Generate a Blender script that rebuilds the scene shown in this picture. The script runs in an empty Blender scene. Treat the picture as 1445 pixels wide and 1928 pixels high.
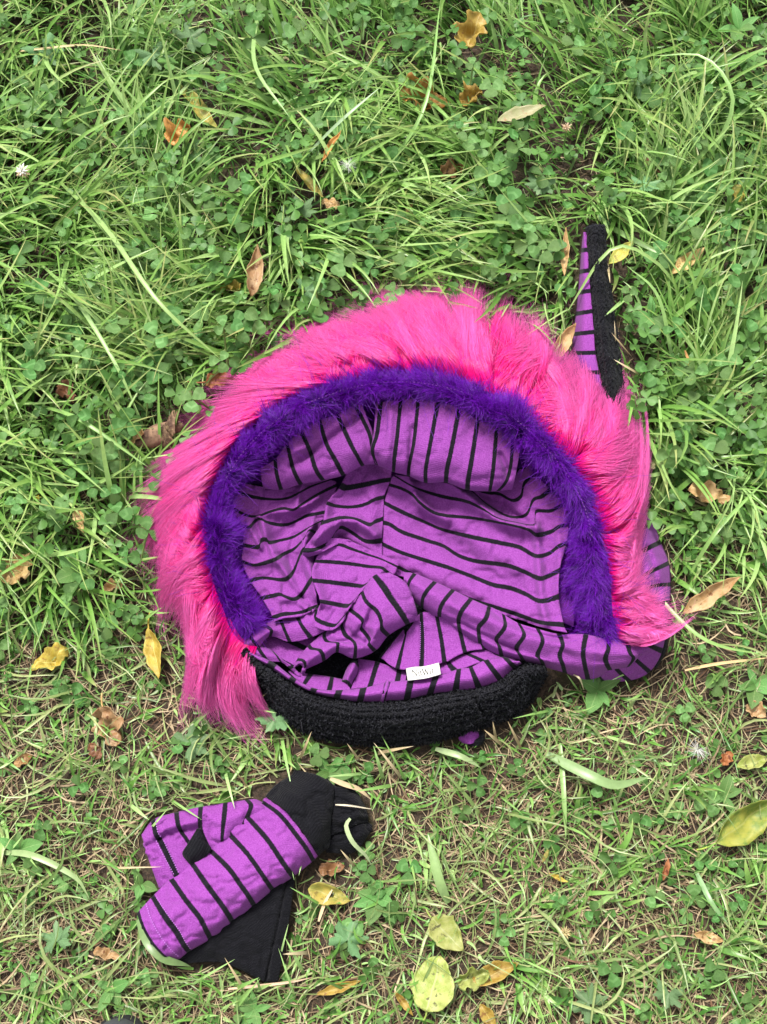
import bpy, math, random
import numpy as np
from mathutils import Vector, Matrix, Euler

# ------------------------------------------------------------------ camera, sky, sun, exposure
TILT = math.radians(18.0)
DIST = 1.28
VFOV = math.radians(45.0)
PW, PH = 1445.0, 1928.0
KPX = math.tan(VFOV / 2) / (PH / 2)
CAM = np.array([0.0, -DIST * math.sin(TILT), DIST * math.cos(TILT)])
FWD = np.array([0.0, math.sin(TILT), -math.cos(TILT)])
UPV = np.array([0.0, math.cos(TILT), math.sin(TILT)])
RGT = np.array([1.0, 0.0, 0.0])

scene = bpy.context.scene
col = scene.collection
cd = bpy.data.cameras.new('camera')
cd.sensor_fit = 'VERTICAL'
cd.angle = VFOV
cd.clip_start = 0.02
cd.clip_end = 200
cam = bpy.data.objects.new('camera', cd)
cam.location = CAM
cam.rotation_euler = (TILT, 0, 0)
col.objects.link(cam)
scene.camera = cam

SUN_EL, SUN_AZ = math.radians(62), math.radians(-28)   # azimuth from +y (top of the photo) towards +x
world = bpy.data.worlds.new('World')
scene.world = world
world.use_nodes = True
wn = world.node_tree
wn.nodes.clear()
sky = wn.nodes.new('ShaderNodeTexSky')
sky.sky_type = 'NISHITA'
sky.sun_disc = False
sky.sun_elevation = SUN_EL
sky.sun_rotation = SUN_AZ
sky.dust_density = 4.0
hs = wn.nodes.new('ShaderNodeHueSaturation')
hs.inputs['Saturation'].default_value = 0.12          # an overcast sky is nearly grey
bg = wn.nodes.new('ShaderNodeBackground')
bg.inputs['Strength'].default_value = 0.072
wo = wn.nodes.new('ShaderNodeOutputWorld')
wn.links.new(sky.outputs[0], hs.inputs['Color'])
wn.links.new(hs.outputs[0], bg.inputs['Color'])
wn.links.new(bg.outputs[0], wo.inputs['Surface'])

sl = bpy.data.lights.new('sun', 'SUN')
sl.energy = 1.5
sl.angle = math.radians(13)
sl.color = (1.0, 0.96, 0.90)
sun = bpy.data.objects.new('sun', sl)
sd = Vector((math.sin(SUN_AZ) * math.cos(SUN_EL), math.cos(SUN_AZ) * math.cos(SUN_EL), math.sin(SUN_EL)))
sun.rotation_euler = sd.to_track_quat('Z', 'Y').to_euler()
sun.location = sd * 5
col.objects.link(sun)

scene.view_settings.view_transform = 'Standard'
scene.view_settings.look = 'None'
scene.view_settings.gamma = 1
scene.view_settings.exposure = 1.8
scene.view_settings.use_curve_mapping = False

rng = np.random.default_rng(7)
random.seed(7)

# ------------------------------------------------------------------ helpers
def P(px, py, z):
    """World point seen at photo position (px, py) at height z (metres)."""
    px, py, z = np.broadcast_arrays(np.asarray(px, float), np.asarray(py, float), np.asarray(z, float))
    d = FWD + ((px - PW / 2) * KPX)[..., None] * RGT + ((PH / 2 - py) * KPX)[..., None] * UPV
    t = (z - CAM[2]) / d[..., 2]
    return CAM + d * t[..., None]

def to_px(w):
    w = np.asarray(w, float) - CAM
    dz = w @ FWD
    return np.stack([PW / 2 + (w @ RGT) / dz / KPX, PH / 2 - (w @ UPV) / dz / KPX], -1)

def crop(x0, y0, s):
    return lambda pts: [(x0 + p[0] / s, y0 + p[1] / s) + tuple(p[2:]) for p in pts]

def hashn(ix, iy, seed):
    h = (ix.astype(np.int64) * 374761393 + iy.astype(np.int64) * 668265263 + seed * 1442695041) & 0xFFFFFFFF
    h = ((h ^ (h >> 13)) * 1274126177) & 0xFFFFFFFF
    h = h ^ (h >> 16)
    return (h & 0xFFFF) / 65535.0

def vnoise(x, y, seed=0):
    x, y = np.asarray(x, float), np.asarray(y, float)
    ix, iy = np.floor(x), np.floor(y)
    fx, fy = x - ix, y - iy
    fx, fy = fx * fx * (3 - 2 * fx), fy * fy * (3 - 2 * fy)
    a, b = hashn(ix, iy, seed), hashn(ix + 1, iy, seed)
    c, d = hashn(ix, iy + 1, seed), hashn(ix + 1, iy + 1, seed)
    return (a + (b - a) * fx) * (1 - fy) + (c + (d - c) * fx) * fy

def fbm(x, y, seed=0, o=3):
    s, a, t = 0, 1.0, 0
    for k in range(o):
        s = s + a * vnoise(np.asarray(x) * 2 ** k, np.asarray(y) * 2 ** k, seed + k * 17)
        t += a
        a *= .5
    return s / t

def cr(p, t):
    """Catmull-Rom through the rows of p at parameters t in 0..len-1."""
    p = np.asarray(p, float)
    n = len(p)
    if n == 2:
        t = np.asarray(t)[..., None] if p.ndim == 2 else np.asarray(t).reshape((-1,) + (1,) * (p.ndim - 1))
        return p[0] + (p[1] - p[0]) * t
    i = np.clip(np.floor(t).astype(int), 0, n - 2)
    f = (t - i).reshape((-1,) + (1,) * (p.ndim - 1))
    ext = np.concatenate([[2 * p[0] - p[1]], p, [2 * p[-1] - p[-2]]])
    a, b, c, d = ext[i], ext[i + 1], ext[i + 2], ext[i + 3]
    return .5 * (2 * b + (c - a) * f + (2 * a - 5 * b + 4 * c - d) * f * f + (3 * b - a - 3 * c + d) * f ** 3)

def resample(p, n):
    p = np.asarray(p, float)
    q = cr(p, np.linspace(0, len(p) - 1, 24 * len(p)))
    s = np.concatenate([[0], np.cumsum(np.hypot(*np.diff(q[:, :2], axis=0).T))])
    u = np.linspace(0, s[-1], n)
    return np.stack([np.interp(u, s, q[:, k]) for k in range(q.shape[1])], -1)

def polydist(x, y, line):
    """Distance and signed side of points to a polyline (photo pixels)."""
    best = np.full(x.shape, 1e9)
    side = np.ones(x.shape)
    L = np.asarray(line, float)
    for (ax, ay), (bx, by) in zip(L[:-1, :2], L[1:, :2]):
        dx, dy = bx - ax, by - ay
        t = np.clip(((x - ax) * dx + (y - ay) * dy) / (dx * dx + dy * dy + 1e-9), 0, 1)
        ex, ey = x - ax - t * dx, y - ay - t * dy
        d = np.hypot(ex, ey)
        m = d < best
        best = np.where(m, d, best)
        side = np.where(m, np.sign(dx * ey - dy * ex), side)
    return best, side

def in_poly(x, y, poly):
    p = np.asarray(poly, float)
    ins = np.zeros(np.shape(x), bool)
    j = len(p) - 1
    for i in range(len(p)):
        c = ((p[i, 1] > y) != (p[j, 1] > y)) & (x < (p[j, 0] - p[i, 0]) * (y - p[i, 1]) / (p[j, 1] - p[i, 1] + 1e-12) + p[i, 0])
        ins ^= c
        j = i
    return ins

def link(name, data, parent=None, label=None, cat=None, group=None, kind=None):
    o = bpy.data.objects.new(name, data)
    col.objects.link(o)
    if parent: o.parent = parent
    if label: o['label'] = label
    if cat: o['category'] = cat
    if group: o['group'] = group
    if kind: o['kind'] = kind
    return o

def raw_mesh(name, V, F, mat=None, uv=None, colr=None, smooth=True):
    """V (n,3); F (m,k) all of one size; uv per vertex (n,2); colr per vertex (n,3)."""
    me = bpy.data.meshes.new(name)
    V = np.ascontiguousarray(V, dtype=np.float32)
    F = np.ascontiguousarray(F, dtype=np.int32)
    k = F.shape[1]
    me.vertices.add(len(V))
    me.vertices.foreach_set('co', V.ravel())
    me.loops.add(F.size)
    me.loops.foreach_set('vertex_index', F.ravel())
    me.polygons.add(len(F))
    me.polygons.foreach_set('loop_start', np.arange(0, F.size, k, dtype=np.int32))
    me.polygons.foreach_set('use_smooth', np.full(len(F), smooth))
    if uv is not None:
        l = me.uv_layers.new(name='UVMap')
        l.data.foreach_set('uv', np.asarray(uv, np.float32)[F.ravel()].ravel())
    if colr is not None:
        a = me.color_attributes.new('Col', 'FLOAT_COLOR', 'POINT')
        c = np.ones((len(V), 4), np.float32)
        c[:, :3] = colr
        a.data.foreach_set('color', c.ravel())
    me.update(calc_edges=True)
    me.validate()
    if mat: me.materials.append(mat)
    return me

def grid_faces(nr, nc, off=0):
    i, j = np.meshgrid(np.arange(nr - 1), np.arange(nc - 1), indexing='ij')
    a = (i * nc + j).ravel() + off
    return np.stack([a, a + 1, a + nc + 1, a + nc], -1)

# ------------------------------------------------------------------ materials
def mat_new(name):
    m = bpy.data.materials.new(name)
    m.use_nodes = True
    nt = m.node_tree
    b = nt.nodes['Principled BSDF']
    return m, nt, b

def N(nt, t, **kw):
    n = nt.nodes.new(t)
    for k, v in kw.items():
        if k.startswith('i_'):
            n.inputs[k[2:].replace('_', ' ')].default_value = v
        else:
            setattr(n, k, v)
    return n

def math_n(nt, op, a, b=None, c=None):
    n = nt.nodes.new('ShaderNodeMath')
    n.operation = op
    for i, v in enumerate((a, b, c)):
        if v is None: continue
        if isinstance(v, (int, float)): n.inputs[i].default_value = v
        else: nt.links.new(v, n.inputs[i])
    return n.outputs[0]

def mix_c(nt, f, a, b, mode='MIX'):
    n = nt.nodes.new('ShaderNodeMix')
    n.data_type = 'RGBA'
    n.blend_type = mode
    for idx, v in ((0, f), (6, a), (7, b)):
        if isinstance(v, (int, float)): n.inputs[idx].default_value = v
        elif isinstance(v, tuple): n.inputs[idx].default_value = (*v, 1) if len(v) == 3 else v
        else: nt.links.new(v, n.inputs[idx])
    return n.outputs[2]

def noise(nt, scale, detail=3, coord=None, rough=.6):
    n = N(nt, 'ShaderNodeTexNoise')
    n.inputs['Scale'].default_value = scale
    n.inputs['Detail'].default_value = detail
    n.inputs['Roughness'].default_value = rough
    if coord is not None: nt.links.new(coord, n.inputs['Vector'])
    return n.outputs['Fac']

def ramp01(nt, f, lo, hi):
    n = nt.nodes.new('ShaderNodeMapRange')
    n.interpolation_type = 'SMOOTHSTEP'
    nt.links.new(f, n.inputs[0])
    n.inputs[1].default_value = lo
    n.inputs[2].default_value = hi
    return n.outputs[0]

PURPLE_A, PURPLE_B = (0.160, 0.027, 0.196), (0.256, 0.062, 0.298)
KNIT_BLACK = (0.007, 0.006, 0.010)

def stripe_mat(name, half):
    m, nt, b = mat_new(name)
    uvn = N(nt, 'ShaderNodeUVMap')
    sep = N(nt, 'ShaderNodeSeparateXYZ')
    nt.links.new(uvn.outputs[0], sep.inputs[0])
    tc = N(nt, 'ShaderNodeTexCoord')
    fine = noise(nt, 420, 2, tc.outputs['Object'])
    jag = math_n(nt, 'MULTIPLY', math_n(nt, 'SUBTRACT', fine, .5), .05)
    v = math_n(nt, 'ADD', sep.outputs['Y'], jag)
    f = math_n(nt, 'ABSOLUTE', math_n(nt, 'SUBTRACT', math_n(nt, 'FRACT', math_n(nt, 'ADD', v, .5)), .5))
    mask = ramp01(nt, f, half - .02, half + .02)
    strc = N(nt, 'ShaderNodeMapping')
    strc.inputs['Scale'].default_value = (420, 30, 1)
    nt.links.new(uvn.outputs[0], strc.inputs['Vector'])
    mott = math_n(nt, 'MULTIPLY_ADD', noise(nt, 800, 3, tc.outputs['Object'], .75), .6, math_n(nt, 'MULTIPLY', noise(nt, 1, 2, strc.outputs[0]), .4))
    pur = mix_c(nt, ramp01(nt, mott, .32, .66), PURPLE_A, PURPLE_B)
    blk = mix_c(nt, ramp01(nt, noise(nt, 900, 2, tc.outputs['Object']), .52, .8), KNIT_BLACK, (.022, .020, .028))
    c = mix_c(nt, mask, blk, pur)
    nt.links.new(c, b.inputs['Base Color'])
    b.inputs['Roughness'].default_value = .92
    b.inputs['Specular IOR Level'].default_value = .08
    b.inputs['Sheen Weight'].default_value = .05
    b.inputs['Sheen Roughness'].default_value = .5
    # fine knit: courses along the stripes and a fibre fuzz
    ucol = math_n(nt, 'SINE', math_n(nt, 'MULTIPLY', sep.outputs['X'], 2 * math.pi / .0021))
    h = math_n(nt, 'ADD', math_n(nt, 'MULTIPLY', ucol, .25), fine)
    bp = N(nt, 'ShaderNodeBump')
    bp.inputs['Strength'].default_value = .35
    bp.inputs['Distance'].default_value = .0012
    nt.links.new(h, bp.inputs['Height'])
    nt.links.new(bp.outputs[0], b.inputs['Normal'])
    return m

def black_knit(name, scale, dist, rib=None, hi=(.030, .031, .040)):
    m, nt, b = mat_new(name)
    tc = N(nt, 'ShaderNodeTexCoord')
    f = noise(nt, scale, 3, tc.outputs['Object'], .7)
    c = mix_c(nt, ramp01(nt, f, .45, .8), (.004, .004, .006), hi)
    nt.links.new(c, b.inputs['Base Color'])
    b.inputs['Roughness'].default_value = .9
    b.inputs['Specular IOR Level'].default_value = .12
    b.inputs['Sheen Weight'].default_value = .04
    h = f
    if rib:
        uvn = N(nt, 'ShaderNodeUVMap')
        sep = N(nt, 'ShaderNodeSeparateXYZ')
        nt.links.new(uvn.outputs[0], sep.inputs[0])
        h = math_n(nt, 'ADD', f, math_n(nt, 'MULTIPLY', math_n(nt, 'SINE', math_n(nt, 'MULTIPLY', sep.outputs['X'], 2 * math.pi / rib)), .5))
    bp = N(nt, 'ShaderNodeBump')
    bp.inputs['Strength'].default_value = .8
    bp.inputs['Distance'].default_value = dist
    nt.links.new(h, bp.inputs['Height'])
    nt.links.new(bp.outputs[0], b.inputs['Normal'])
    return m

def plain(name, c, rough=.9, spec=.2):
    m, nt, b = mat_new(name)
    tc = N(nt, 'ShaderNodeTexCoord')
    f = noise(nt, 300, 3, tc.outputs['Object'])
    nt.links.new(mix_c(nt, f, tuple(x * .75 for x in c), tuple(min(1, x * 1.25) for x in c)), b.inputs['Base Color'])
    b.inputs['Roughness'].default_value = rough
    b.inputs['Specular IOR Level'].default_value = spec
    return m

def fur_mat(name, root, tip, rough=.35, spec=.5, t0=.1, t1=.9, trans=.25):
    m, nt, b = mat_new(name)
    hi = N(nt, 'ShaderNodeHairInfo')
    c = mix_c(nt, ramp01(nt, hi.outputs['Intercept'], t0, t1), root, tip)
    r = math_n(nt, 'MULTIPLY_ADD', hi.outputs['Random'], .5, .75)
    hsv = N(nt, 'ShaderNodeHueSaturation')
    nt.links.new(r, hsv.inputs['Value'])
    nt.links.new(c, hsv.inputs['Color'])
    nt.links.new(hsv.outputs[0], b.inputs['Base Color'])
    b.inputs['Roughness'].default_value = rough
    b.inputs['Specular IOR Level'].default_value = spec
    tr = N(nt, 'ShaderNodeBsdfTranslucent')
    nt.links.new(hsv.outputs[0], tr.inputs['Color'])
    mx = N(nt, 'ShaderNodeMixShader')
    mx.inputs[0].default_value = trans
    nt.links.new(b.outputs[0], mx.inputs[1])
    nt.links.new(tr.outputs[0], mx.inputs[2])
    nt.links.new(mx.outputs[0], nt.nodes['Material Output'].inputs['Surface'])
    return m

def leaf_mat_attr(name, rough=.45, spec=.35, trans=.3, bump=True):
    """Blades and small leaves: colour from the per-blade attribute, some light passes through."""
    m, nt, b = mat_new(name)
    at = N(nt, 'ShaderNodeAttribute')
    at.attribute_name = 'Col'
    tc = N(nt, 'ShaderNodeTexCoord')
    f = noise(nt, 180, 2, tc.outputs['Object'])
    hsv = N(nt, 'ShaderNodeHueSaturation')
    nt.links.new(math_n(nt, 'MULTIPLY_ADD', f, .5, .75), hsv.inputs['Value'])
    nt.links.new(at.outputs['Color'], hsv.inputs['Color'])
    c = hsv.outputs[0]
    nt.links.new(c, b.inputs['Base Color'])
    b.inputs['Roughness'].default_value = rough
    b.inputs['Specular IOR Level'].default_value = spec
    tr = N(nt, 'ShaderNodeBsdfTranslucent')
    nt.links.new(c, tr.inputs['Color'])
    mx = N(nt, 'ShaderNodeMixShader')
    mx.inputs[0].default_value = trans
    nt.links.new(b.outputs[0], mx.inputs[1])
    nt.links.new(tr.outputs[0], mx.inputs[2])
    nt.links.new(mx.outputs[0], nt.nodes['Material Output'].inputs['Surface'])
    return m

def leaf_mat(name, a, b_, spot=None, rough=.5, trans=.25, vein=None, chevron=None):
    """A broad leaf: two tones, veins from the uv, optional brown spots, per-object variation."""
    m, nt, b = mat_new(name)
    tc = N(nt, 'ShaderNodeTexCoord')
    oi = N(nt, 'ShaderNodeObjectInfo')
    f = noise(nt, 90, 4, tc.outputs['Object'])
    c = mix_c(nt, ramp01(nt, f, .35, .65), a, b_)
    uvn = N(nt, 'ShaderNodeUVMap')
    sep = N(nt, 'ShaderNodeSeparateXYZ')
    nt.links.new(uvn.outputs[0], sep.inputs[0])
    au = math_n(nt, 'ABSOLUTE', math_n(nt, 'SUBTRACT', sep.outputs['X'], .5))
    side = math_n(nt, 'ABSOLUTE', math_n(nt, 'SINE', math_n(nt, 'MULTIPLY', math_n(nt, 'SUBTRACT', sep.outputs['Y'], math_n(nt, 'MULTIPLY', au, .6)), 26)))
    veins = math_n(nt, 'MAXIMUM', math_n(nt, 'LESS_THAN', au, .025), math_n(nt, 'MULTIPLY', math_n(nt, 'LESS_THAN', side, .14), .5))
    if chevron:
        band_ = math_n(nt, 'ABSOLUTE', math_n(nt, 'SUBTRACT', math_n(nt, 'ADD', sep.outputs['Y'], math_n(nt, 'MULTIPLY', au, .5)), .62))
        c = mix_c(nt, math_n(nt, 'MULTIPLY', math_n(nt, 'SUBTRACT', 1.0, ramp01(nt, band_, .04, .13)), math_n(nt, 'MULTIPLY', oi.outputs['Random'], .7)), c, chevron)
    if vein: c = mix_c(nt, math_n(nt, 'MULTIPLY', veins, .55), c, vein)
    if spot: c = mix_c(nt, ramp01(nt, noise(nt, 160, 3, tc.outputs['Object']), .58, .70), c, spot)
    hsv = N(nt, 'ShaderNodeHueSaturation')
    nt.links.new(math_n(nt, 'MULTIPLY_ADD', oi.outputs['Random'], .5, .75), hsv.inputs['Value'])
    nt.links.new(math_n(nt, 'MULTIPLY_ADD', oi.outputs['Random'], .03, .485), hsv.inputs['Hue'])
    nt.links.new(c, hsv.inputs['Color'])
    c = hsv.outputs[0]
    nt.links.new(c, b.inputs['Base Color'])
    b.inputs['Roughness'].default_value = rough
    b.inputs['Specular IOR Level'].default_value = .4
    bp = N(nt, 'ShaderNodeBump')
    bp.inputs['Strength'].default_value = .5
    bp.inputs['Distance'].default_value = .0008
    nt.links.new(math_n(nt, 'SUBTRACT', f, math_n(nt, 'MULTIPLY', veins, .5)), bp.inputs['Height'])
    nt.links.new(bp.outputs[0], b.inputs['Normal'])
    tr = N(nt, 'ShaderNodeBsdfTranslucent')
    nt.links.new(c, tr.inputs['Color'])
    mx = N(nt, 'ShaderNodeMixShader')
    mx.inputs[0].default_value = trans
    nt.links.new(b.outputs[0], mx.inputs[1])
    nt.links.new(tr.outputs[0], mx.inputs[2])
    nt.links.new(mx.outputs[0], nt.nodes['Material Output'].inputs['Surface'])
    return m

M_STRIPE = stripe_mat('striped_jersey', .106)
M_STRIPE_BAND = stripe_mat('striped_jersey_band', .14)
M_GLOVE = stripe_mat('striped_glove_knit', .100)
M_BOUCLE = black_knit('black_boucle', 420, .0016, None, (.036, .037, .046))
M_BLACK = black_knit('black_fine_knit', 700, .0005, .0030, (.012, .012, .015))
M_TAILKNIT = black_knit('black_ribbed_knit', 420, .0015, None, (.022, .023, .030))
M_BACKING = plain('purple_backing', (.10, .012, .18))
M_PINKBASE = plain('pink_fur_backing', (.75, .006, .22))
M_PURPBASE = plain('purple_fur_backing', (.030, .002, .15))
M_PINK = fur_mat('pink_fur', (.78, .002, .245), (.76, .140, .455), .30, .5, .10, .66, .25)  # paler tip colour stands in for gloss and light passing through the hair
M_PURP = fur_mat('purple_fur', (.046, .0006, .15), (.165, .007, .44), .32, .35, .15, .95, .12)  # brighter violet tip colour paints in the highlights on the pile
M_FUZZ = fur_mat('black_wool_fibre', (.008, .008, .012), (.030, .030, .040), .5, .3)
M_GRASS = leaf_mat_attr('grass_blade', .36, .5, .20)
M_STRAW = leaf_mat_attr('dry_straw', .6, .25, .12)

# ------------------------------------------------------------------ the ground
def ground_z(x, y):
    return .006 * (fbm(np.asarray(x) * 9, np.asarray(y) * 9, 3) - .5) + .004 * (fbm(np.asarray(x) * 40, np.asarray(y) * 40, 5) - .5)

gx = np.concatenate([[-30, -8, -3], np.linspace(-1.2, 1.2, 150), [3, 8, 30]])
gy = np.concatenate([[-30, -8, -3], np.linspace(-1.3, 1.4, 160), [3, 8, 30]])
GX, GY = np.meshgrid(gx, gy)
GV = np.stack([GX, GY, ground_z(GX, GY)], -1).reshape(-1, 3)
m, nt, b = mat_new('soil')
tc = N(nt, 'ShaderNodeTexCoord')
f1 = noise(nt, 35, 5, tc.outputs['Object'], .7)
f2 = noise(nt, 260, 4, tc.outputs['Object'], .7)
c = mix_c(nt, ramp01(nt, f2, .35, .7), (.022, .014, .009), (.090, .058, .037))
c = mix_c(nt, ramp01(nt, f1, .5, .68), c, (.045, .040, .014))
nt.links.new(c, b.inputs['Base Color'])
b.inputs['Roughness'].default_value = .95
bp = N(nt, 'ShaderNodeBump')
bp.inputs['Strength'].default_value = 1
bp.inputs['Distance'].default_value = .004
nt.links.new(f2, bp.inputs['Height'])
nt.links.new(bp.outputs[0], b.inputs['Normal'])
link('ground', raw_mesh('ground', GV, grid_faces(len(gy), len(gx)), m), kind='structure')

# ------------------------------------------------------------------ cloth
def apply_folds(x, y, z, folds):
    for f in folds:
        d, s = polydist(x, y, f[0])
        w1, h = f[1], f[2]
        w2 = f[3] if len(f) > 3 else w1
        w = np.where(s > 0, w1, w2)
        z = z + 1.4 * h * np.exp(-(d / (w * .85)) ** 2)
    return z

def loft_px(rows, ncol, nper):
    R = np.stack([resample(r, ncol) for r in rows])
    t = np.linspace(0, len(rows) - 1, (len(rows) - 1) * nper + 1)
    return cr(R, t), t

def cloth(name, rows, vs, mat, parent, zfun=None, folds=(), ncol=40, nper=8, solid=.0016, wrinkle=.12, edge=0.0, seed=0, label=None, wl=38.0):
    """Sheet through rows of (px, py[, z cm]); v = stripe number of each row; folds lift it."""
    rows = [[tuple(p) if len(p) > 2 else (p[0], p[1], 0.0) for p in r] for r in rows]
    A, t = loft_px(rows, ncol, nper)
    x, y, z = A[..., 0], A[..., 1], A[..., 2].copy()
    if zfun is not None: z = z + zfun(x, y)
    z = apply_folds(x, y, z, folds)
    wn_ = fbm(x / wl + .6 * fbm(x / 60, y / 60, 19 + seed, 2), y / wl, 11 + seed, 3)
    z = z + wrinkle * 3.0 * (wn_ - .5) - wrinkle * 2.2 * np.exp(-((wn_ - .5) / .05) ** 2)
    if edge:
        cpar = np.linspace(-1, 1, ncol)[None, :]
        z = z - edge * np.abs(cpar) ** 5
    V = P(x, y, z / 100)
    du = np.linalg.norm(np.diff(V, axis=1), axis=-1)
    u = np.concatenate([np.zeros((len(V), 1)), np.cumsum(du, 1)], 1)
    vv = np.interp(t, np.arange(len(vs)), vs)[:, None] * np.ones((1, ncol))
    F = grid_faces(len(V), ncol)
    Vf = V.reshape(-1, 3)
    n = np.cross(Vf[F[:, 1]] - Vf[F[:, 0]], Vf[F[:, 3]] - Vf[F[:, 0]])
    if n[:, 2].sum() < 0: F = F[:, ::-1]
    me = raw_mesh(name, Vf, F, mat, np.stack([u.ravel(), vv.ravel()], -1))
    o = link(name, me, parent, label=label)
    if solid:
        md = o.modifiers.new('solid', 'SOLIDIFY')
        md.thickness = solid
        md.offset = -1
    return o, V

def hair(name, pts, rad0, rad1, mat, parent=None, kind=None):
    n, k = pts.shape[:2]
    cu = bpy.data.hair_curves.new(name)
    cu.add_curves([k] * n)
    cu.attributes['position'].data.foreach_set('vector', np.ascontiguousarray(pts, np.float32).ravel())
    r = cu.attributes.get('radius') or cu.attributes.new('radius', 'FLOAT', 'POINT')
    t = np.linspace(0, 1, k) ** 1.5
    rr = np.asarray(rad0).reshape(-1, 1) * (1 - t) + np.asarray(rad1).reshape(-1, 1) * t
    r.data.foreach_set('value', np.ascontiguousarray(np.broadcast_to(rr, (n, k)), np.float32).ravel())
    cu.materials.append(mat)
    o = link(name, cu, parent, kind=kind)
    return o

c1, c2, c3 = crop(420, 740, 4.516), crop(680, 740, 3.6125), crop(430, 940, 4.516)
c4, c5, c6, c7 = crop(440, 1100, 4.516), crop(700, 980, 3.803), crop(640, 1160, 3.6125), crop(960, 960, 4.25)

hood_at = P(760, 1020, 0)
hood = link('fur_trimmed_hood', None, label='purple and black striped hood with long pink fur mane lying open on the grass', cat='hood')
hood.location = hood_at
HOOD_INV = Matrix.Translation(-Vector(hood_at))

def basin(x, y):
    r2 = ((x - 770) / 330) ** 2 + ((y - 1010) / 240) ** 2
    return 2.6 + 3.0 * np.clip(r2, 0, 1.6)

# backing cloth under everything, so that gaps between the folds show cloth
rim_in = [(468, 1210), (440, 1100), (430, 1000), (445, 920), (500, 850), (580, 795), (680, 755), (780, 745), (880, 775), (960, 820), (1030, 880), (1075, 960), (1085, 1060), (1080, 1180)]
backs = [[(a[0], a[1], 5.0), ((a[0] + 760) / 2, (a[1] + 1050) / 2, 1.6), (760, 1080, 1.2)] for a in rim_in]
cloth('hood_back', backs, list(np.arange(len(backs)) * .0 + .5), M_BACKING, hood, ncol=20, nper=4, wrinkle=.05)
cloth('inner_knit', [[(500, 1060, 2.4), (640, 1060, 1.2), (800, 1060, 1.2), (1030, 1100, 2.2)], [(475, 1195, 3.0), (640, 1190, 1.4), (800, 1190, 1.4), (1010, 1200, 2.2)], [(470, 1240, 3.2), (640, 1250, 1.0), (800, 1250, 1.0), (1030, 1262, 3.0)],
                    [(520, 1290, 3.4), (650, 1300, 1.2), (800, 1300, 1.2), (1000, 1300, 3.0)], [(600, 1340, 3.2), (680, 1342, 3.2), (800, 1335, 3.2), (950, 1318, 3.2)]],
      [0, 1, 2, 3, 4], M_BOUCLE, hood, ncol=40, nper=10, wrinkle=.25)

# right back panel with its facing strip
R = [
    c2([(330, 520), (560, 560), (760, 600), (900, 600), (1000, 640), (1040, 560), (1080, 505), (1110, 510), (1155, 455)]),
    c2([(330, 545), (600, 590), (740, 645), (850, 678), (940, 685), (1030, 730), (1090, 700), (1110, 615), (1185, 548)]),
    c2([(280, 560), (600, 610), (700, 640), (760, 670), (860, 758), (1000, 838), (1120, 830), (1172, 728), (1230, 705), (1290, 655)]),
    c2([(225, 560), (345, 632), (440, 670), (560, 705), (720, 738), (830, 790), (930, 850), (1050, 878), (1182, 895), (1190, 806), (1290, 800), (1385, 752)]),
    c2([(190, 622), (280, 650), (350, 690), (400, 745), (480, 805), (570, 832), (760, 850), (950, 882), (1130, 925), (1195, 965), (1290, 945), (1345, 910), (1410, 895)]),
    c2([(150, 742), (260, 800), (440, 880), (560, 930), (760, 980), (950, 1020), (1080, 1050), (1190, 1108), (1280, 1090), (1340, 1045), (1400, 1020)]),
    c2([(145, 880), (200, 895), (280, 945), (440, 1000), (560, 1040)]) + c5([(620, 250), (740, 290), (900, 310), (1000, 330), (1100, 370), (1200, 415), (1260, 400), (1345, 358)]),
    c5([(60, 160), (200, 225), (400, 290), (560, 340), (720, 400), (870, 460), (1000, 485), (1100, 525), (1210, 577), (1340, 545)]),
    c5([(-10, 250), (180, 325), (300, 385), (430, 440), (560, 495), (700, 560), (860, 610), (1000, 655), (1100, 690), (1220, 728), (1375, 742)]),
    c5([(60, 350), (200, 390), (300, 425), (430, 475), (560, 530), (700, 595), (860, 645), (1000, 690), (1100, 725), (1220, 765), (1400, 800)]),
]
RF = [
    ([(771, 896), (784, 938), (813, 964), (840, 974)], 16, .9, 9),
    ([(838, 903), (880, 932), (915, 959), (943, 981), (975, 990), (1008, 992)], 17, 1.3, 8),
    ([(800, 985), (860, 1035), (915, 1085), (960, 1110)], 28, -.7),
    ([(850, 985), (920, 1030), (1000, 1075)], 26, .4),
    ([(1011, 985), (1015, 1060), (1021, 1140), (1030, 1175)], 9, .7),
    ([(1050, 985), (1055, 1040), (1050, 1110)], 10, .4),
    ([(735, 890), (722, 940), (718, 1000), (713, 1050)], 5, -.22),
    ([(720, 1060), (800, 1095), (900, 1135), (1010, 1180)], 12, -.5),
    ([(905, 940), (950, 955), (990, 985)], 10, -.6),
]
cloth('lining_panel', R, [-3, -2, -1, 0, 1, 2, 3, 4, 5, 5.4], M_STRIPE, hood, lambda x, y: basin(x, y) + .8, RF, 90, 10, wrinkle=.14, seed=1)

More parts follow.
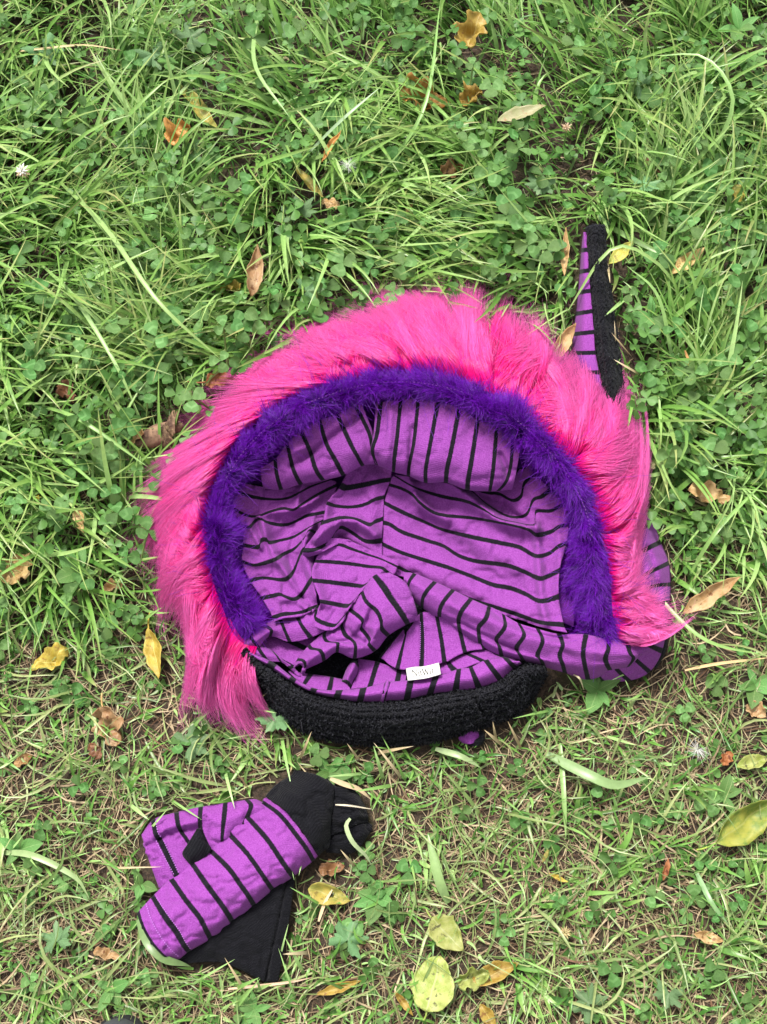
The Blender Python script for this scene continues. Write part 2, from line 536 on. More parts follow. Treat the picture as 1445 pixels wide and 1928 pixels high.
# left back panel, far part
L = [
    c1([(60, 700), (200, 760), (440, 800), (600, 790), (760, 720), (900, 690)]),
    c1([(90, 820), (180, 860), (300, 890), (440, 905), (560, 890), (680, 830), (760, 790), (920, 735)]),
    c1([(90, 985), (200, 1040), (290, 1050), (400, 1010), (510, 980), (600, 992), (660, 955), (760, 890), (850, 838), (970, 780)]),
    c1([(160, 1125), (225, 1140), (270, 1090), (320, 1068), (380, 1098), (480, 1120), (560, 1115), (640, 1080), (720, 1042), (850, 1018), (920, 1000)]),
    c3([(130, 390), (255, 408), (278, 352), (325, 342), (350, 368), (440, 350), (560, 318), (700, 232), (800, 180)]),
    c3([(120, 530), (210, 560), (300, 545), (400, 510), (480, 460), (560, 422), (640, 340), (690, 262), (770, 305)]),
    c3([(190, 690), (300, 668), (460, 685), (530, 650), (570, 580), (600, 500), (640, 430), (740, 420)]),
    c3([(290, 840), (380, 820), (440, 808), (490, 830), (560, 850), (620, 815), (670, 740), (720, 660)]),
    c3([(380, 1000), (470, 972), (560, 965), (640, 950), (690, 930), (760, 910)]),
    c3([(390, 1040), (470, 1010), (560, 1000), (640, 985), (690, 960), (770, 930)]),
]
LF = [
    ([(505, 965), (540, 962), (570, 955), (600, 935)], 9, .7, 6),
    ([(468, 990), (480, 1010), (490, 1030)], 5, .6, 9),
    ([(492, 975), (502, 1015), (518, 1050), (540, 1080), (565, 1115)], 7, .8, 12),
    ([(566, 975), (530, 1010), (505, 1025)], 16, -.5),
    ([(590, 985), (574, 1020), (571, 1040), (582, 1066), (590, 1090), (600, 1120)], 13, 1.0, 9),
    ([(545, 1050), (552, 1085), (570, 1125)], 9, -.5),
    ([(455, 1050), (480, 1062), (520, 1055)], 10, .5),
    ([(520, 1125), (560, 1130), (585, 1150)], 9, .4),
    ([(580, 895), (565, 925), (560, 950)], 8, .5, 5),
]
cloth('lining_panel', L, [-1, 0, 1, 2, 3, 4, 5, 6, 7, 7.3], M_STRIPE, hood, lambda x, y: basin(x, y) + .3, LF, 70, 10, wrinkle=.14, seed=2)

# middle part, lapping over the far left
C2 = [
    c1([(1120, 560, .2), (1250, 600, .2), (1440, 590, .2)]),
    c1([(1005, 797, .5), (1050, 812, .2), (1200, 785), (1330, 755), (1425, 740)]),
    c1([(885, 935, .6), (960, 960, .3), (1080, 970), (1200, 950), (1290, 905), (1372, 884)]),
    c3([(798, 200, .7), (860, 180, .4), (960, 155, .2), (1080, 165), (1200, 215), (1250, 190), (1318, 165)]),
    c3([(640, 432, .8), (720, 430, .6), (800, 400, .4), (870, 350, .2), (920, 260), (970, 235), (1060, 285), (1150, 345), (1220, 358), (1310, 345)]),
    c3([(650, 500, .4), (760, 470, .2), (860, 420), (940, 380), (1000, 360), (1080, 400), (1180, 455), (1250, 480), (1310, 500)]),
]
CF = [
    ([(598, 1015), (620, 992), (643, 980), (675, 982), (707, 1006)], 14, 1.2, 12),
    ([(640, 1015), (660, 1028), (690, 1045)], 10, -.9),
    ([(617, 945), (612, 975), (600, 1005)], 6, .4, 12),
    ([(643, 905), (650, 890), (660, 880)], 8, .5),
    ([(705, 900), (700, 950), (700, 985)], 16, .35),
    ([(574, 1038), (610, 1038), (640, 1020)], 9, .7, 6),
]
cloth('lining_panel', C2, [.35, 1, 2, 3, 4, 4.6], M_STRIPE, hood, lambda x, y: basin(x, y) + .8, CF, 70, 12, wrinkle=.1, seed=3)

# centre piece between the folds
E = [
    c3([(860, 330), (1000, 340), (1120, 390), (1250, 450), (1450, 530)]),
    c3([(790, 440), (930, 388), (1050, 425), (1180, 470), (1300, 510), (1440, 575)]),
    c3([(740, 525), (900, 535), (1050, 550), (1200, 572), (1300, 580), (1345, 610), (1395, 645)]),
    c3([(715, 690), (850, 703), (1000, 722), (1100, 735), (1150, 735), (1240, 665)]),
    c3([(785, 868), (880, 885), (1000, 907), (1040, 890), (1120, 800)]),
    c3([(743, 1010), (800, 1042), (900, 1070), (940, 1040), (1010, 960)]),
    c3([(730, 1080), (820, 1110), (880, 1110), (940, 1080), (1000, 1010)]),
]
EF = [
    ([(583, 1070), (597, 1105), (605, 1135)], 7, .5, 14),
    ([(720, 1075), (690, 1105), (662, 1140), (645, 1170)], 13, .9, 9),
    ([(640, 1090), (680, 1085)], 14, .3),
    ([(606, 1150), (640, 1160), (655, 1165)], 9, -.4),
]
cloth('lining_panel', E, [-.6, 0, 1, 2, 3, 4, 4.4], M_STRIPE, hood, lambda x, y: basin(x, y) + 1.3, EF, 50, 12, wrinkle=.1, seed=4)

# lower left turned piece
D = [
    c4([(82, 490, 5.2), (92, 535, 5.6), (140, 592, 4.8)]),
    c4([(122, 432, 5.2), (165, 480, 6.0), (215, 540, 5.0)]),
    c4([(262, 345, 4.6), (322, 390, 5.6), (310, 445, 4.6)]),
    c4([(390, 275, 4.2), (430, 380, 5.2), (478, 490, 4.6)]),
    c4([(530, 255, 4.2), (580, 350, 5.2), (655, 455, 4.8)]),
    c4([(708, 190, 4.6), (698, 290, 5.2), (760, 322, 5.2), (868, 352, 4.9)]),
    c4([(745, 180, 4.2), (760, 240, 4.6), (820, 290, 4.8), (900, 320, 4.6)]),
]
cloth('lining_panel', D, [0, 1, 2, 3, 4, 5, 5.4], M_STRIPE, hood, None, [([(500, 1165), (540, 1150), (575, 1148)], 8, .4)], 30, 10, wrinkle=.1, seed=5)
G = [
    c4([(250, 545, 4.2), (400, 642, 4.2), (520, 712, 4.0)]),
    c4([(200, 470, 3.6), (400, 560, 3.4), (600, 650, 3.6)]),
    c4([(330, 420, 2.8), (560, 520, 3.0), (670, 582, 3.2)]),
    c4([(640, 420, 2.6), (720, 470, 3.0), (740, 540, 3.4)]),
]
cloth('lining_panel', G, [-1, -.5, 0, .5], M_STRIPE, hood, None, [], 26, 10, wrinkle=.1, seed=6)
K2 = [
    c4([(86, 540, 5.0), (98, 575, 5.4), (125, 610, 4.8)]),
    c4([(200, 515, 4.6), (240, 580, 5.5), (300, 660, 5.0)]),
    c4([(330, 563, 4.4), (372, 612, 5.2), (405, 665, 4.9)]),
    c4([(430, 655, 4.2), (470, 690, 4.8), (520, 735, 4.5)]),
    c4([(520, 720, 4.0), (540, 760, 4.4), (580, 800, 4.3)]),
]
cloth('lining_fold', K2, [-.6, 0, 1, 2, 2.6], M_STRIPE, hood, None, [], 16, 8, wrinkle=.08, seed=7)

# turned cuff with its rolled hem over the dark opening
Fp = [
    c5([(130, 372, 6.0), (250, 450, 6.2), (312, 600, 6.0), (338, 715, 5.0)]),
    c5([(15, 395, 6.2), (80, 480, 7.2), (130, 560, 7.4), (190, 640, 7.2), (238, 712, 6.6), (255, 745, 5.0)]),
    c4([(1092, 65, 5.8), (1130, 150, 6.9), (1220, 230, 7.3), (1255, 310, 7.2), (1262, 380, 6.6), (1318, 438, 5.0)]),
    c4([(982, 210, 5.6), (1085, 290, 6.8), (1098, 330, 6.7), (1085, 375, 6.2), (1130, 430, 6.4), (1160, 480, 6.6), (1150, 510, 6.6), (1205, 568, 5.0)]),
    c4([(918, 335, 5.2), (930, 390, 6.0), (962, 442, 6.0), (1012, 478, 5.8), (1036, 515, 6.8), (1038, 570, 6.6), (1030, 632, 5.2)]),
    c4([(780, 400, 4.6), (770, 440, 5.2), (795, 485, 5.2), (860, 492, 5.6), (886, 500, 6.6), (885, 540, 6.4), (880, 580, 5.2)]),
    c4([(640, 520, 4.2), (660, 545, 4.6), (700, 552, 5.4), (735, 562, 6.4), (760, 600, 6.2), (772, 652, 5.0)]),
    c4([(540, 640, 4.0), (570, 640, 5.0), (600, 655, 5.8), (612, 690, 5.6), (600, 735, 4.6)]),
    c4([(490, 740, 3.8), (520, 690, 4.6), (560, 680, 5.2), (600, 720, 5.0), (600, 775, 4.2)]),
]
FF = [
    ([(700, 1150), (690, 1180), (695, 1200)], 8, -.5),
    ([(652, 1185), (668, 1200), (690, 1212)], 7, -.5),
    ([(640, 1140), (665, 1165), (705, 1185)], 9, .3),
]
cloth('turned_cuff', Fp, [-.5, 0, 1, 2, 3, 4, 5, 6, 6.6], M_STRIPE, hood, None, FF, 40, 10, wrinkle=.1, seed=8)

# label panel and the small pieces round it
Mp = [
    c6([(430, 90, 3.6), (350, 180, 3.4), (270, 275, 3.6)]),
    c6([(450, 120, 4.2), (420, 240, 3.9), (393, 356, 4.4)]),
    c6([(555, -20, 4.6), (562, 150, 4.3), (556, 352, 5.0)]),
    c6([(655, -20, 4.8), (690, 150, 4.5), (712, 312, 5.0)]),
    c6([(795, -10, 5.2), (820, 110, 4.8), (852, 244, 5.0)]),
    c6([(930, 80, 5.2), (960, 160, 4.9), (985, 222, 5.0)]),
]
cloth('lining_panel', Mp, [0, 1, 2, 3, 4, 5], M_STRIPE, hood, None, [([(793, 1160), (795, 1205), (793, 1255)], 4, -.25)], 30, 10, wrinkle=.08, seed=9)
Np = [
    c6([(690, 315, 3.8), (680, 350, 4.2), (675, 395, 4.8)]),
    c6([(733, 300, 4.0), (755, 335, 4.6), (792, 372, 5.2)]),
    c6([(862, 255, 4.2), (912, 275, 4.8), (975, 305, 5.4)]),
    c6([(1020, 225, 4.4), (1070, 262, 5.0), (1140, 292, 5.6)]),
    c6([(1150, 260, 4.4), (1190, 290, 5.0), (1230, 325, 5.4)]),
]
cloth('lining_fold', Np, [-.5, 0, 1, 2, 2.8], M_STRIPE, hood, None, [], 18, 8, wrinkle=.08, seed=10)
Lp = [
    c4([(1060, 632, 3.2), (1045, 760, 3.6), (1000, 892, 4.6)]),
    c4([(1227, 660, 3.2), (1195, 760, 3.8), (1162, 868, 4.8)]),
    c4([(1405, 725, 3.2), (1398, 770, 4.0), (1385, 840, 4.8)]),
    c4([(1470, 740, 3.2), (1470, 780, 4.0), (1460, 830, 4.8)]),
]
cloth('lining_fold', Lp, [-.8, 0, 1, 1.4], M_STRIPE, hood, None, [], 22, 10, wrinkle=.08, seed=11)
Lc = [
    c4([(1005, 648, 3.6), (1040, 650, 4.8), (1066, 690, 3.8)]),
    c4([(962, 715, 3.8), (1010, 720, 5.4), (1052, 760, 4.0)]),
    c4([(932, 790, 3.8), (975, 790, 5.4), (1020, 820, 4.0)]),
    c4([(918, 830, 3.8), (965, 830, 5.2), (1000, 885, 4.4)]),
]
cloth('rolled_hem', Lc, [0, .35, .7, 1.05], M_STRIPE, hood, None, [], 14, 8, wrinkle=.03, seed=12)
Jp = [
    c4([(470, 735, 4.0), (525, 795, 4.6), (560, 850, 4.4)]),
    c4([(662, 762, 3.4), (632, 805, 4.4), (592, 862, 4.6)]),
    c4([(838, 788, 3.2), (826, 850, 4.2), (812, 915, 4.8)]),
    c4([(950, 812, 3.4), (968, 845, 4.4), (1000, 895, 4.8)]),
]
cloth('lining_fold', Jp, [-.7, 0, 1, 1.9], M_STRIPE, hood, None, [], 16, 8, wrinkle=.06, seed=13)

# brim strip above the knitted band: crossing stripes are the rows
def K(top, bot, zt=5.6, zb=5.0):
    mx, my = (top[0] + bot[0]) / 2, (top[1] + bot[1]) / 2
    return [(top[0], top[1], zt), (mx, my, zt + .9), (bot[0], bot[1], zb)]
def k4(a, b_): return K(*c4([a, b_]))
def k6(a, b_): return K(*c6([a, b_]))
Kr = [
    k4((85, 545), (92, 585)),
    k4((175, 590), (155, 622)),
    k4((345, 668), (312, 722)),
    k4((515, 796), (488, 830)),
    k4((692, 885), (665, 920)),
    k4((902, 900), (875, 972)),
    k4((1106, 880), (1072, 1005)),
    k4((1304, 832), (1268, 1000)),
    k6((332, 448), (292, 582)),
    k6((484, 432), (458, 570)),
    k6((655, 408), (612, 534)),
    k6((812, 358), (788, 514)),
    k6((890, 348), (948, 490)),
    k6((992, 298), (1098, 438)),
    k6((1120, 280), (1192, 356)),
    k6((1200, 305), (1240, 325)),
]
cloth('brim_strip', Kr, [-2.3, -1.6, -1, 0, 1, 2, 3, 4, 5, 6, 7, 8, 9, 10, 11, 11.5], M_STRIPE_BAND, hood, None, [], 14, 8, wrinkle=.05, seed=14)

# rolled folds at lower right
Rr = [
    c5([(235, 370, 5.6), (232, 420, 6.4), (240, 470, 5.6), (262, 540, 5.2), (300, 570, 4.4)]),
    c5([(312, 380, 5.6), (275, 430, 6.6), (262, 470, 6.0), (265, 515, 5.6), (280, 560, 4.4)]),
    c5([(455, 438, 5.8), (400, 500, 7.2), (370, 550, 6.6), (362, 590, 5.8), (362, 625, 4.4)]),
    c5([(585, 496, 5.8), (530, 560, 7.4), (495, 620, 6.8), (485, 670, 6.0), (486, 715, 4.4)]),
    c5([(712, 560, 5.8), (650, 640, 7.5), (625, 700, 6.6), (625, 750, 6.6), (634, 800, 4.6)]),
    c5([(843, 618, 6.0), (820, 700, 7.6), (770, 760, 6.6), (768, 810, 6.8), (780, 895, 4.8)]),
    c5([(945, 672, 6.4), (955, 760, 7.7), (893, 850, 6.6), (915, 900, 6.8), (932, 975, 4.8)]),
    c5([(1055, 735, 6.6), (1092, 820, 7.8), (1038, 910, 6.6), (1062, 960, 6.6), (1092, 1010, 4.6)]),
    c5([(1190, 775, 6.8), (1225, 860, 7.8), (1188, 965, 6.6), (1215, 1000, 6.4), (1235, 1050, 4.2)]),
    c7([(395, 992, 6.8), (425, 1080, 7.4), (400, 1160, 6.8), (425, 1240, 6.2), (442, 1305, 3.6)]),
    c7([(612, 995, 6.4), (595, 1080, 7.0), (588, 1160, 6.8), (605, 1260, 6.0), (628, 1360, 3.0)]),
    c7([(795, 1040, 6.2), (788, 1120, 6.8), (765, 1190, 6.4), (785, 1250, 5.6), (815, 1300, 3.2)]),
    c7([(930, 1030, 5.6), (960, 1140, 6.4), (992, 1185, 5.8), (965, 1235, 5.0), (930, 1275, 3.2)]),
    c7([(1100, 1065, 4.6), (1090, 1110, 5.2), (1062, 1150, 5.0), (1020, 1195, 4.4), (965, 1255, 3.2)]),
]
RRF = [
    ([c5([p])[0] for p in [(850, 640), (1000, 745), (1120, 790), (1240, 830), (1420, 860)]], 6, -.5),
    ([c5([p])[0] for p in [(500, 700), (650, 745), (760, 800), (900, 880), (1040, 930)]], 6, -.7),
    ([c7([p])[0] for p in [(450, 1090), (600, 1130), (760, 1150)]], 14, .3),
]
cloth('fabric_roll', Rr, [-.6, 0, 1, 2, 3, 4, 5, 6, 7, 8, 9, 10, 11, 11.7], M_STRIPE, hood, None, RRF, 34, 9, wrinkle=.07, seed=15)

# side lobe of the outer fabric
S = [
    c7([(1000, -60, 6), (1040, -20, 5), (1075, 0, 3)]),
    c7([(1000, 190, 6), (1085, 135, 5.2), (1145, 82, 2.4)]),
    c7([(1000, 370, 6), (1110, 305, 5.4), (1210, 256, 2.2)]),
    c7([(1000, 560, 6), (1150, 485, 5.2), (1276, 424, 2.0)]),
    c7([(1000, 680, 6), (1150, 610, 5.0), (1290, 596, 1.8)]),
    c7([(1060, 790, 6), (1180, 750, 4.8), (1282, 740, 1.8)]),
    c7([(1040, 920, 6), (1160, 900, 4.8), (1262, 885, 1.8)]),
    c7([(1040, 1050, 5.4), (1130, 1090, 4.4), (1222, 1130, 1.8)]),
    c7([(960, 1160, 5), (1035, 1222, 4.0), (1120, 1298, 1.6)]),
    c7([(820, 1220, 5), (870, 1290, 3.8), (955, 1368, 1.6)]),
    c7([(700, 1300, 4), (715, 1340, 3.0), (745, 1372, 1.6)]),
]
SF = [([c7([p])[0] for p in [(1100, 310), (1160, 480), (1165, 560), (1200, 640), (1185, 700)]], 7, -.5),
      ([c7([p])[0] for p in [(1040, 1160), (1130, 1100), (1200, 1030)]], 8, .3)]
cloth('side_lobe', S, [0, 1, 2, 3, 4, 5, 6, 7, 8, 9, 10], M_STRIPE, hood, None, SF, 26, 10, wrinkle=.1, seed=16)
# dark edging of the lobe
edge_line = resample([c7([p])[0] for p in [(1262, 870), (1245, 1030), (1215, 1150), (1120, 1300)]], 24)
cloth('knit_edging', [[(a[0] - 2, a[1] - 2, 1.6), (a[0] + 3, a[1] + 2, 1.5), (a[0] + 5, a[1] + 4, .8)] for a in edge_line[::4]], list(range(6)), M_BOUCLE, hood, ncol=5, nper=3, wrinkle=0)

# upper lining flap: stripes run down it
TL = [
    c1([(320, 640, 8.0), (325, 730, 7.6), (345, 810, 6.4)]),
    c1([(445, 560, 8.4), (462, 700, 8.2), (497, 820, 6.4)]),
    c1([(545, 430, 9.0), (590, 620, 8.6), (625, 710, 8.0), (665, 778, 6.6)]),
    c1([(660, 320, 9.4), (740, 490, 8.9), (790, 650, 8.3), (853, 742, 6.8)]),
    c1([(820, 230, 9.8), (880, 430, 9.2), (950, 560, 8.6), (1024, 698, 7.0)]),
    c1([(970, 180, 10), (1085, 430, 9.4), (1140, 530, 8.8), (1190, 618, 7.2)]),
    c1([(1120, 100, 10.2), (1235, 330, 9.6), (1270, 480, 8.8), (1300, 605, 7.2)]),
    c1([(1180, 100, 10.2), (1275, 330, 9.2), (1300, 480, 8.2), (1325, 605, 6.6)]),
]
TLF = [([c1([p])[0] for p in [(600, 620), (720, 545), (860, 430), (1010, 320), (1160, 210)]], 4, -.6, 10),
       ([c1([p])[0] for p in [(600, 500), (720, 450)]], 9, .4)]
TL = [q + [(q[-1][0], q[-1][1] - 3, q[-1][2] - 1.1)] for q in TL]
TR_CURL = 1.1
cloth('lining_flap', TL, [-.8, 0, 1, 2, 3, 4, 5, 5.4], M_STRIPE, hood, None, TLF, 36, 10, wrinkle=.1, seed=17)
TR = [
    c2([(105, 60, 10.2), (85, 280, 9.6), (68, 390, 9.2), (100, 475, 7.6)]),
    c2([(140, 60, 10.6), (115, 270, 10.0), (80, 390, 9.6), (110, 490, 7.4)]),
    c2([(272, 40, 10.8), (246, 300, 10.3), (228, 450, 9.2), (222, 535, 7.2)]),
    c2([(390, 40, 10.9), (362, 320, 10.4), (330, 480, 9.2), (322, 560, 7.2)]),
    c2([(525, 60, 11), (465, 380, 10.4), (440, 520, 9.2), (440, 608, 7.2)]),
    c2([(670, 100, 10.8), (612, 400, 10.3), (585, 520, 9.2), (578, 606, 7.2)]),
    c2([(795, 180, 10.4), (752, 460, 10.0), (730, 580, 9.0), (724, 658, 7.2)]),
    c2([(925, 220, 10), (902, 500, 9.6), (890, 590, 8.8), (878, 668, 7.2)]),
    c2([(1030, 300, 9.6), (1018, 480, 9.0), (985, 600, 8.2), (925, 668, 7.0)]),
    c2([(1080, 400, 9.2), (1060, 520, 8.4), (1045, 600, 7.8), (1030, 655, 6.8)]),
]
TRF = [([c2([p])[0] for p in [(205, 120), (195, 320), (170, 480)]], 7, .35),
       ([c2([p])[0] for p in [(350, 240), (335, 420), (325, 540)]], 6, -.5, 12),
       ([c2([p])[0] for p in [(330, 560), (450, 590), (580, 580), (740, 640), (880, 650)]], 10, .3),
       ([c2([p])[0] for p in [(950, 420), (985, 500), (1000, 560)]], 7, -.5)]
TR = [q + [(q[-1][0], q[-1][1] - 3, q[-1][2] - TR_CURL)] for q in TR]
cloth('lining_flap', TR, [-.3, 0, 1, 2, 3, 4, 5, 6, 7, 7.5], M_STRIPE, hood, None, TRF, 40, 10, wrinkle=.08, seed=18)

# seam stitches and the sewn-in label
lab = [[(764.5, 1258.5, 5.5), (780, 1255.5, 5.9), (800, 1254, 6.0), (827, 1247.5, 5.7)],
       [(768, 1281, 6.4), (785, 1279, 6.8), (805, 1276, 6.9), (830.5, 1269, 6.6)]]
M_LABEL = plain('white_satin_label', (.58, .57, .54), .6, .3)
lo, LV = cloth('brand_label', lab, [0, 1], M_LABEL, hood, ncol=16, nper=6, solid=.0006, wrinkle=0)
# serif lettering stroked on the label: (x, y) in letter units
def stroke(a, b_, w): return (a, b_, w)
GL = {
    'N': [stroke((0, 0), (0, 1), .05), stroke((0, 1), (.62, 0), .13), stroke((.62, 0), (.62, 1), .05), stroke((-.1, 1), (.1, 1), .05), stroke((-.1, 0), (.1, 0), .05), stroke((.52, 1), (.72, 1), .05)],
    'i': [stroke((.1, 0), (.1, .62), .1), stroke((0, 0), (.2, 0), .05), stroke((0, .62), (.1, .62), .05), stroke((.1, .82), (.1, .94), .12)],
    't': [stroke((.1, .08), (.1, .85), .1), stroke((0, .6), (.26, .6), .05), stroke((.1, .03), (.28, .08), .06)],
    'W': [stroke((0, 1), (.26, 0), .12), stroke((.26, 0), (.46, .95), .05), stroke((.46, .95), (.7, 0), .12), stroke((.7, 0), (.92, 1), .05), stroke((-.1, 1), (.12, 1), .05), stroke((.82, 1), (1.02, 1), .05)],
}
ADV = {'N': .82, 'i': .32, 't': .40, 'W': 1.08}
lv, lf = [], []
penx, total = 0, sum(ADV[ch] for ch in 'NitWit')
nrL, ncL = LV.shape[:2]
def on_label(u, v):
    fu, fv = np.clip(u, 0, .999) * (ncL - 1), np.clip(1 - v, 0, .999) * (nrL - 1)
    i, j = int(fv), int(fu)
    a, b_ = fv - i, fu - j
    p = (LV[i, j] * (1 - b_) + LV[i, j + 1] * b_) * (1 - a) + (LV[i + 1, j] * (1 - b_) + LV[i + 1, j + 1] * b_) * a
    return p + np.array([0, -.0001, .0007])
for ch in 'NitWit':
    for (a, b_, w) in GL[ch]:
        a, b_ = np.array(a, float), np.array(b_, float)
        d = b_ - a
        d = d / np.hypot(*d)
        nrm = np.array([-d[1], d[0]]) * max(w, .075) / 2
        base = len(lv)
        for q in (a - nrm, a + nrm, b_ + nrm, b_ - nrm):
            lv.append(on_label(.18 + (penx + q[0]) / total * .64, .26 + q[1] * .50))
        lf.append((base, base + 1, base + 2, base + 3))
    penx += ADV[ch]
link('lettering', raw_mesh('lettering', np.array(lv), np.array(lf), plain('grey_label_ink', (.035, .035, .035)), smooth=False), lo)

# ------------------------------------------------------------------ knitted band
band_top = resample(c4([(88, 560), (150, 615), (305, 715), (480, 825), (660, 915), (870, 968), (1070, 1000)]) + c6([(290, 575), (455, 565), (610, 530), (790, 508), (945, 485), (1095, 435), (1190, 350), (1260, 330), (1380, 360)]), 60)
band_bot = resample([(462, 1228), (474, 1272), (500, 1315), (540, 1358), (590, 1384), (650, 1397), (720, 1403), (800, 1399), (868, 1381), (928, 1362), (980, 1342), (1006, 1308), (1028, 1266)], 60)
bt = []
for f, z in ((.05, 4.4), (.11, 5.2), (.25, 6.0), (.5, 5.2), (.75, 3.6), (.93, 1.9), (1.0, .9)):
    bt.append([(a[0] + (b_[0] - a[0]) * f, a[1] + (b_[1] - a[1]) * f, z) for a, b_ in zip(band_top, band_bot)])
# ribs run along the band
rows_b, _ = loft_px(bt, 420, 14)
rib = np.linspace(0, 1, len(rows_b))[:, None]
bx, by, bz = rows_b[..., 0], rows_b[..., 1], rows_b[..., 2]
bcol = np.linspace(0, 1, 420)[None, :]
bz = bz + .58 * np.abs(np.sin(rib * math.pi * 9)) * (.55 + .45 * np.sin(bcol * 640 + 2.2 * np.cos(rib * math.pi * 18) + 3 * fbm(bx / 30, by / 30, 47))) + .28 * (fbm(bx / 7, by / 7, 41, 2) - .5) + .5 * (fbm(bx / 60, by / 40, 43, 2) - .5)
bz = apply_folds(bx, by, bz, [([(890, 1310), (905, 1335), (925, 1365)], 7, -.6), ([(700, 1370), (800, 1350), (880, 1330)], 14, .25)])
BV = P(bx, by, bz / 100)
Fb = grid_faces(*BV.shape[:2])
band = link('knit_band', raw_mesh('knit_band', BV.reshape(-1, 3), Fb[:, ::-1], M_BOUCLE, np.stack(np.meshgrid(np.linspace(0, .5, BV.shape[1]), np.linspace(0, 1, BV.shape[0])), -1).reshape(-1, 2)), hood)
md = band.modifiers.new('solid', 'SOLIDIFY')
md.thickness = .004
md.offset = -1

def wool(name, V, n, parent, ln=.007, seed=0, spread=1.0):
    """Short crinkled fibres standing on a knitted surface."""
    r = np.random.default_rng(seed)
    nr, nc = V.shape[:2]
    i, j = r.integers(0, nr - 1, n), r.integers(0, nc - 1, n)
    a, b_ = r.random((n, 1)), r.random((n, 1))
    p0 = (V[i, j] * (1 - a) + V[i + 1, j] * a) * (1 - b_) + (V[i, j + 1] * (1 - a) + V[i + 1, j + 1] * a) * b_
    nn = np.cross(V[i, j + 1] - V[i, j], V[i + 1, j] - V[i, j])
    nn /= np.linalg.norm(nn, axis=1, keepdims=True) + 1e-12
    nn *= np.sign((nn * (CAM - p0)).sum(1, keepdims=True))
    k = 6
    L = ln * (.4 + r.random((n, 1)))
    tang = r.normal(size=(n, 3)) * spread
    tang -= nn * (tang * nn).sum(1, keepdims=True)
    pts = np.zeros((n, k, 3))
    for q in range(k):
        t = q / (k - 1)
        pts[:, q] = p0 + nn * L * .55 * math.sin(t * 2.4) + tang * L * .6 * t + r.normal(size=(n, 3)) * L * .10 * (q > 0)
    return hair(name, pts, .00032, .00015, M_FUZZ, parent)
wool('wool_pile', BV, 5000, band, .0042, 3)

# small purple tab tip below the band
tab = [[(866, 1380, 1.0), (884, 1378, 1.4), (902, 1374, 1.0)], [(864, 1392, .9), (885, 1390, 1.3), (905, 1384, 1.0)], [(872, 1400, .6), (886, 1401, 1.2), (902, 1396, .7)]]
cloth('tail_tip', tab, [.4, .5, .6], M_STRIPE, hood, ncol=10, nper=5, wrinkle=0)
tabe = [[(900, 1376, 1.2), (908, 1376, 1.4), (913, 1380, .8)], [(902, 1388, 1.2), (910, 1390, 1.4), (914, 1392, .8)], [(880, 1402, .9), (896, 1406, 1.0), (908, 1402, .7)]]
_, TV = cloth('knit_edging', tabe, [0, 1, 2], M_BOUCLE, hood, ncol=8, nper=5, wrinkle=.1)

# ------------------------------------------------------------------ fur trim round the face opening
OUT = [(458, 1208), (418, 1135), (392, 1060), (388, 1000), (398, 940), (422, 880), (462, 820), (520, 768), (580, 738), (650, 716), (720, 705), (790, 705), (870, 720), (950, 752), (1010, 800), (1060, 860), (1100, 920), (1126, 985), (1142, 1055), (1152, 1125), (1156, 1205)]
INN = [(502, 1164), (470, 1122), (450, 1060), (446, 1000), (436, 958), (446, 918), (486, 874), (530, 840), (582, 808), (645, 780), (705, 758), (765, 754), (830, 766), (894, 792), (956, 834), (1002, 868), (1044, 910), (1072, 965), (1078, 1030), (1068, 1100), (1082, 1192)]
NA = 90
oo, ii = resample(OUT, NA), resample(INN, NA)
aa = np.linspace(0, 1, NA)
rimz = 5.6 + 6.4 * np.sin(math.pi * aa) ** .8
tr = []
for f, dz in ((0, -.8), (.2, .5), (.40, .9), (.58, -.4), (.82, -3.6), (1.0, -6.0)):
    tr.append([(o_[0] + (i_[0] - o_[0]) * f, o_[1] + (i_[1] - o_[1]) * f, rz + dz * (.35 + .65 * math.sin(math.pi * a_))) for o_, i_, rz, a_ in zip(oo, ii, rimz, aa)])
trim, TRV = cloth('purple_fur_trim', tr, [0, .2, .45, .7, .9, 1], M_PURPBASE, hood, ncol=NA, nper=6, solid=.003, wrinkle=.5, seed=21)

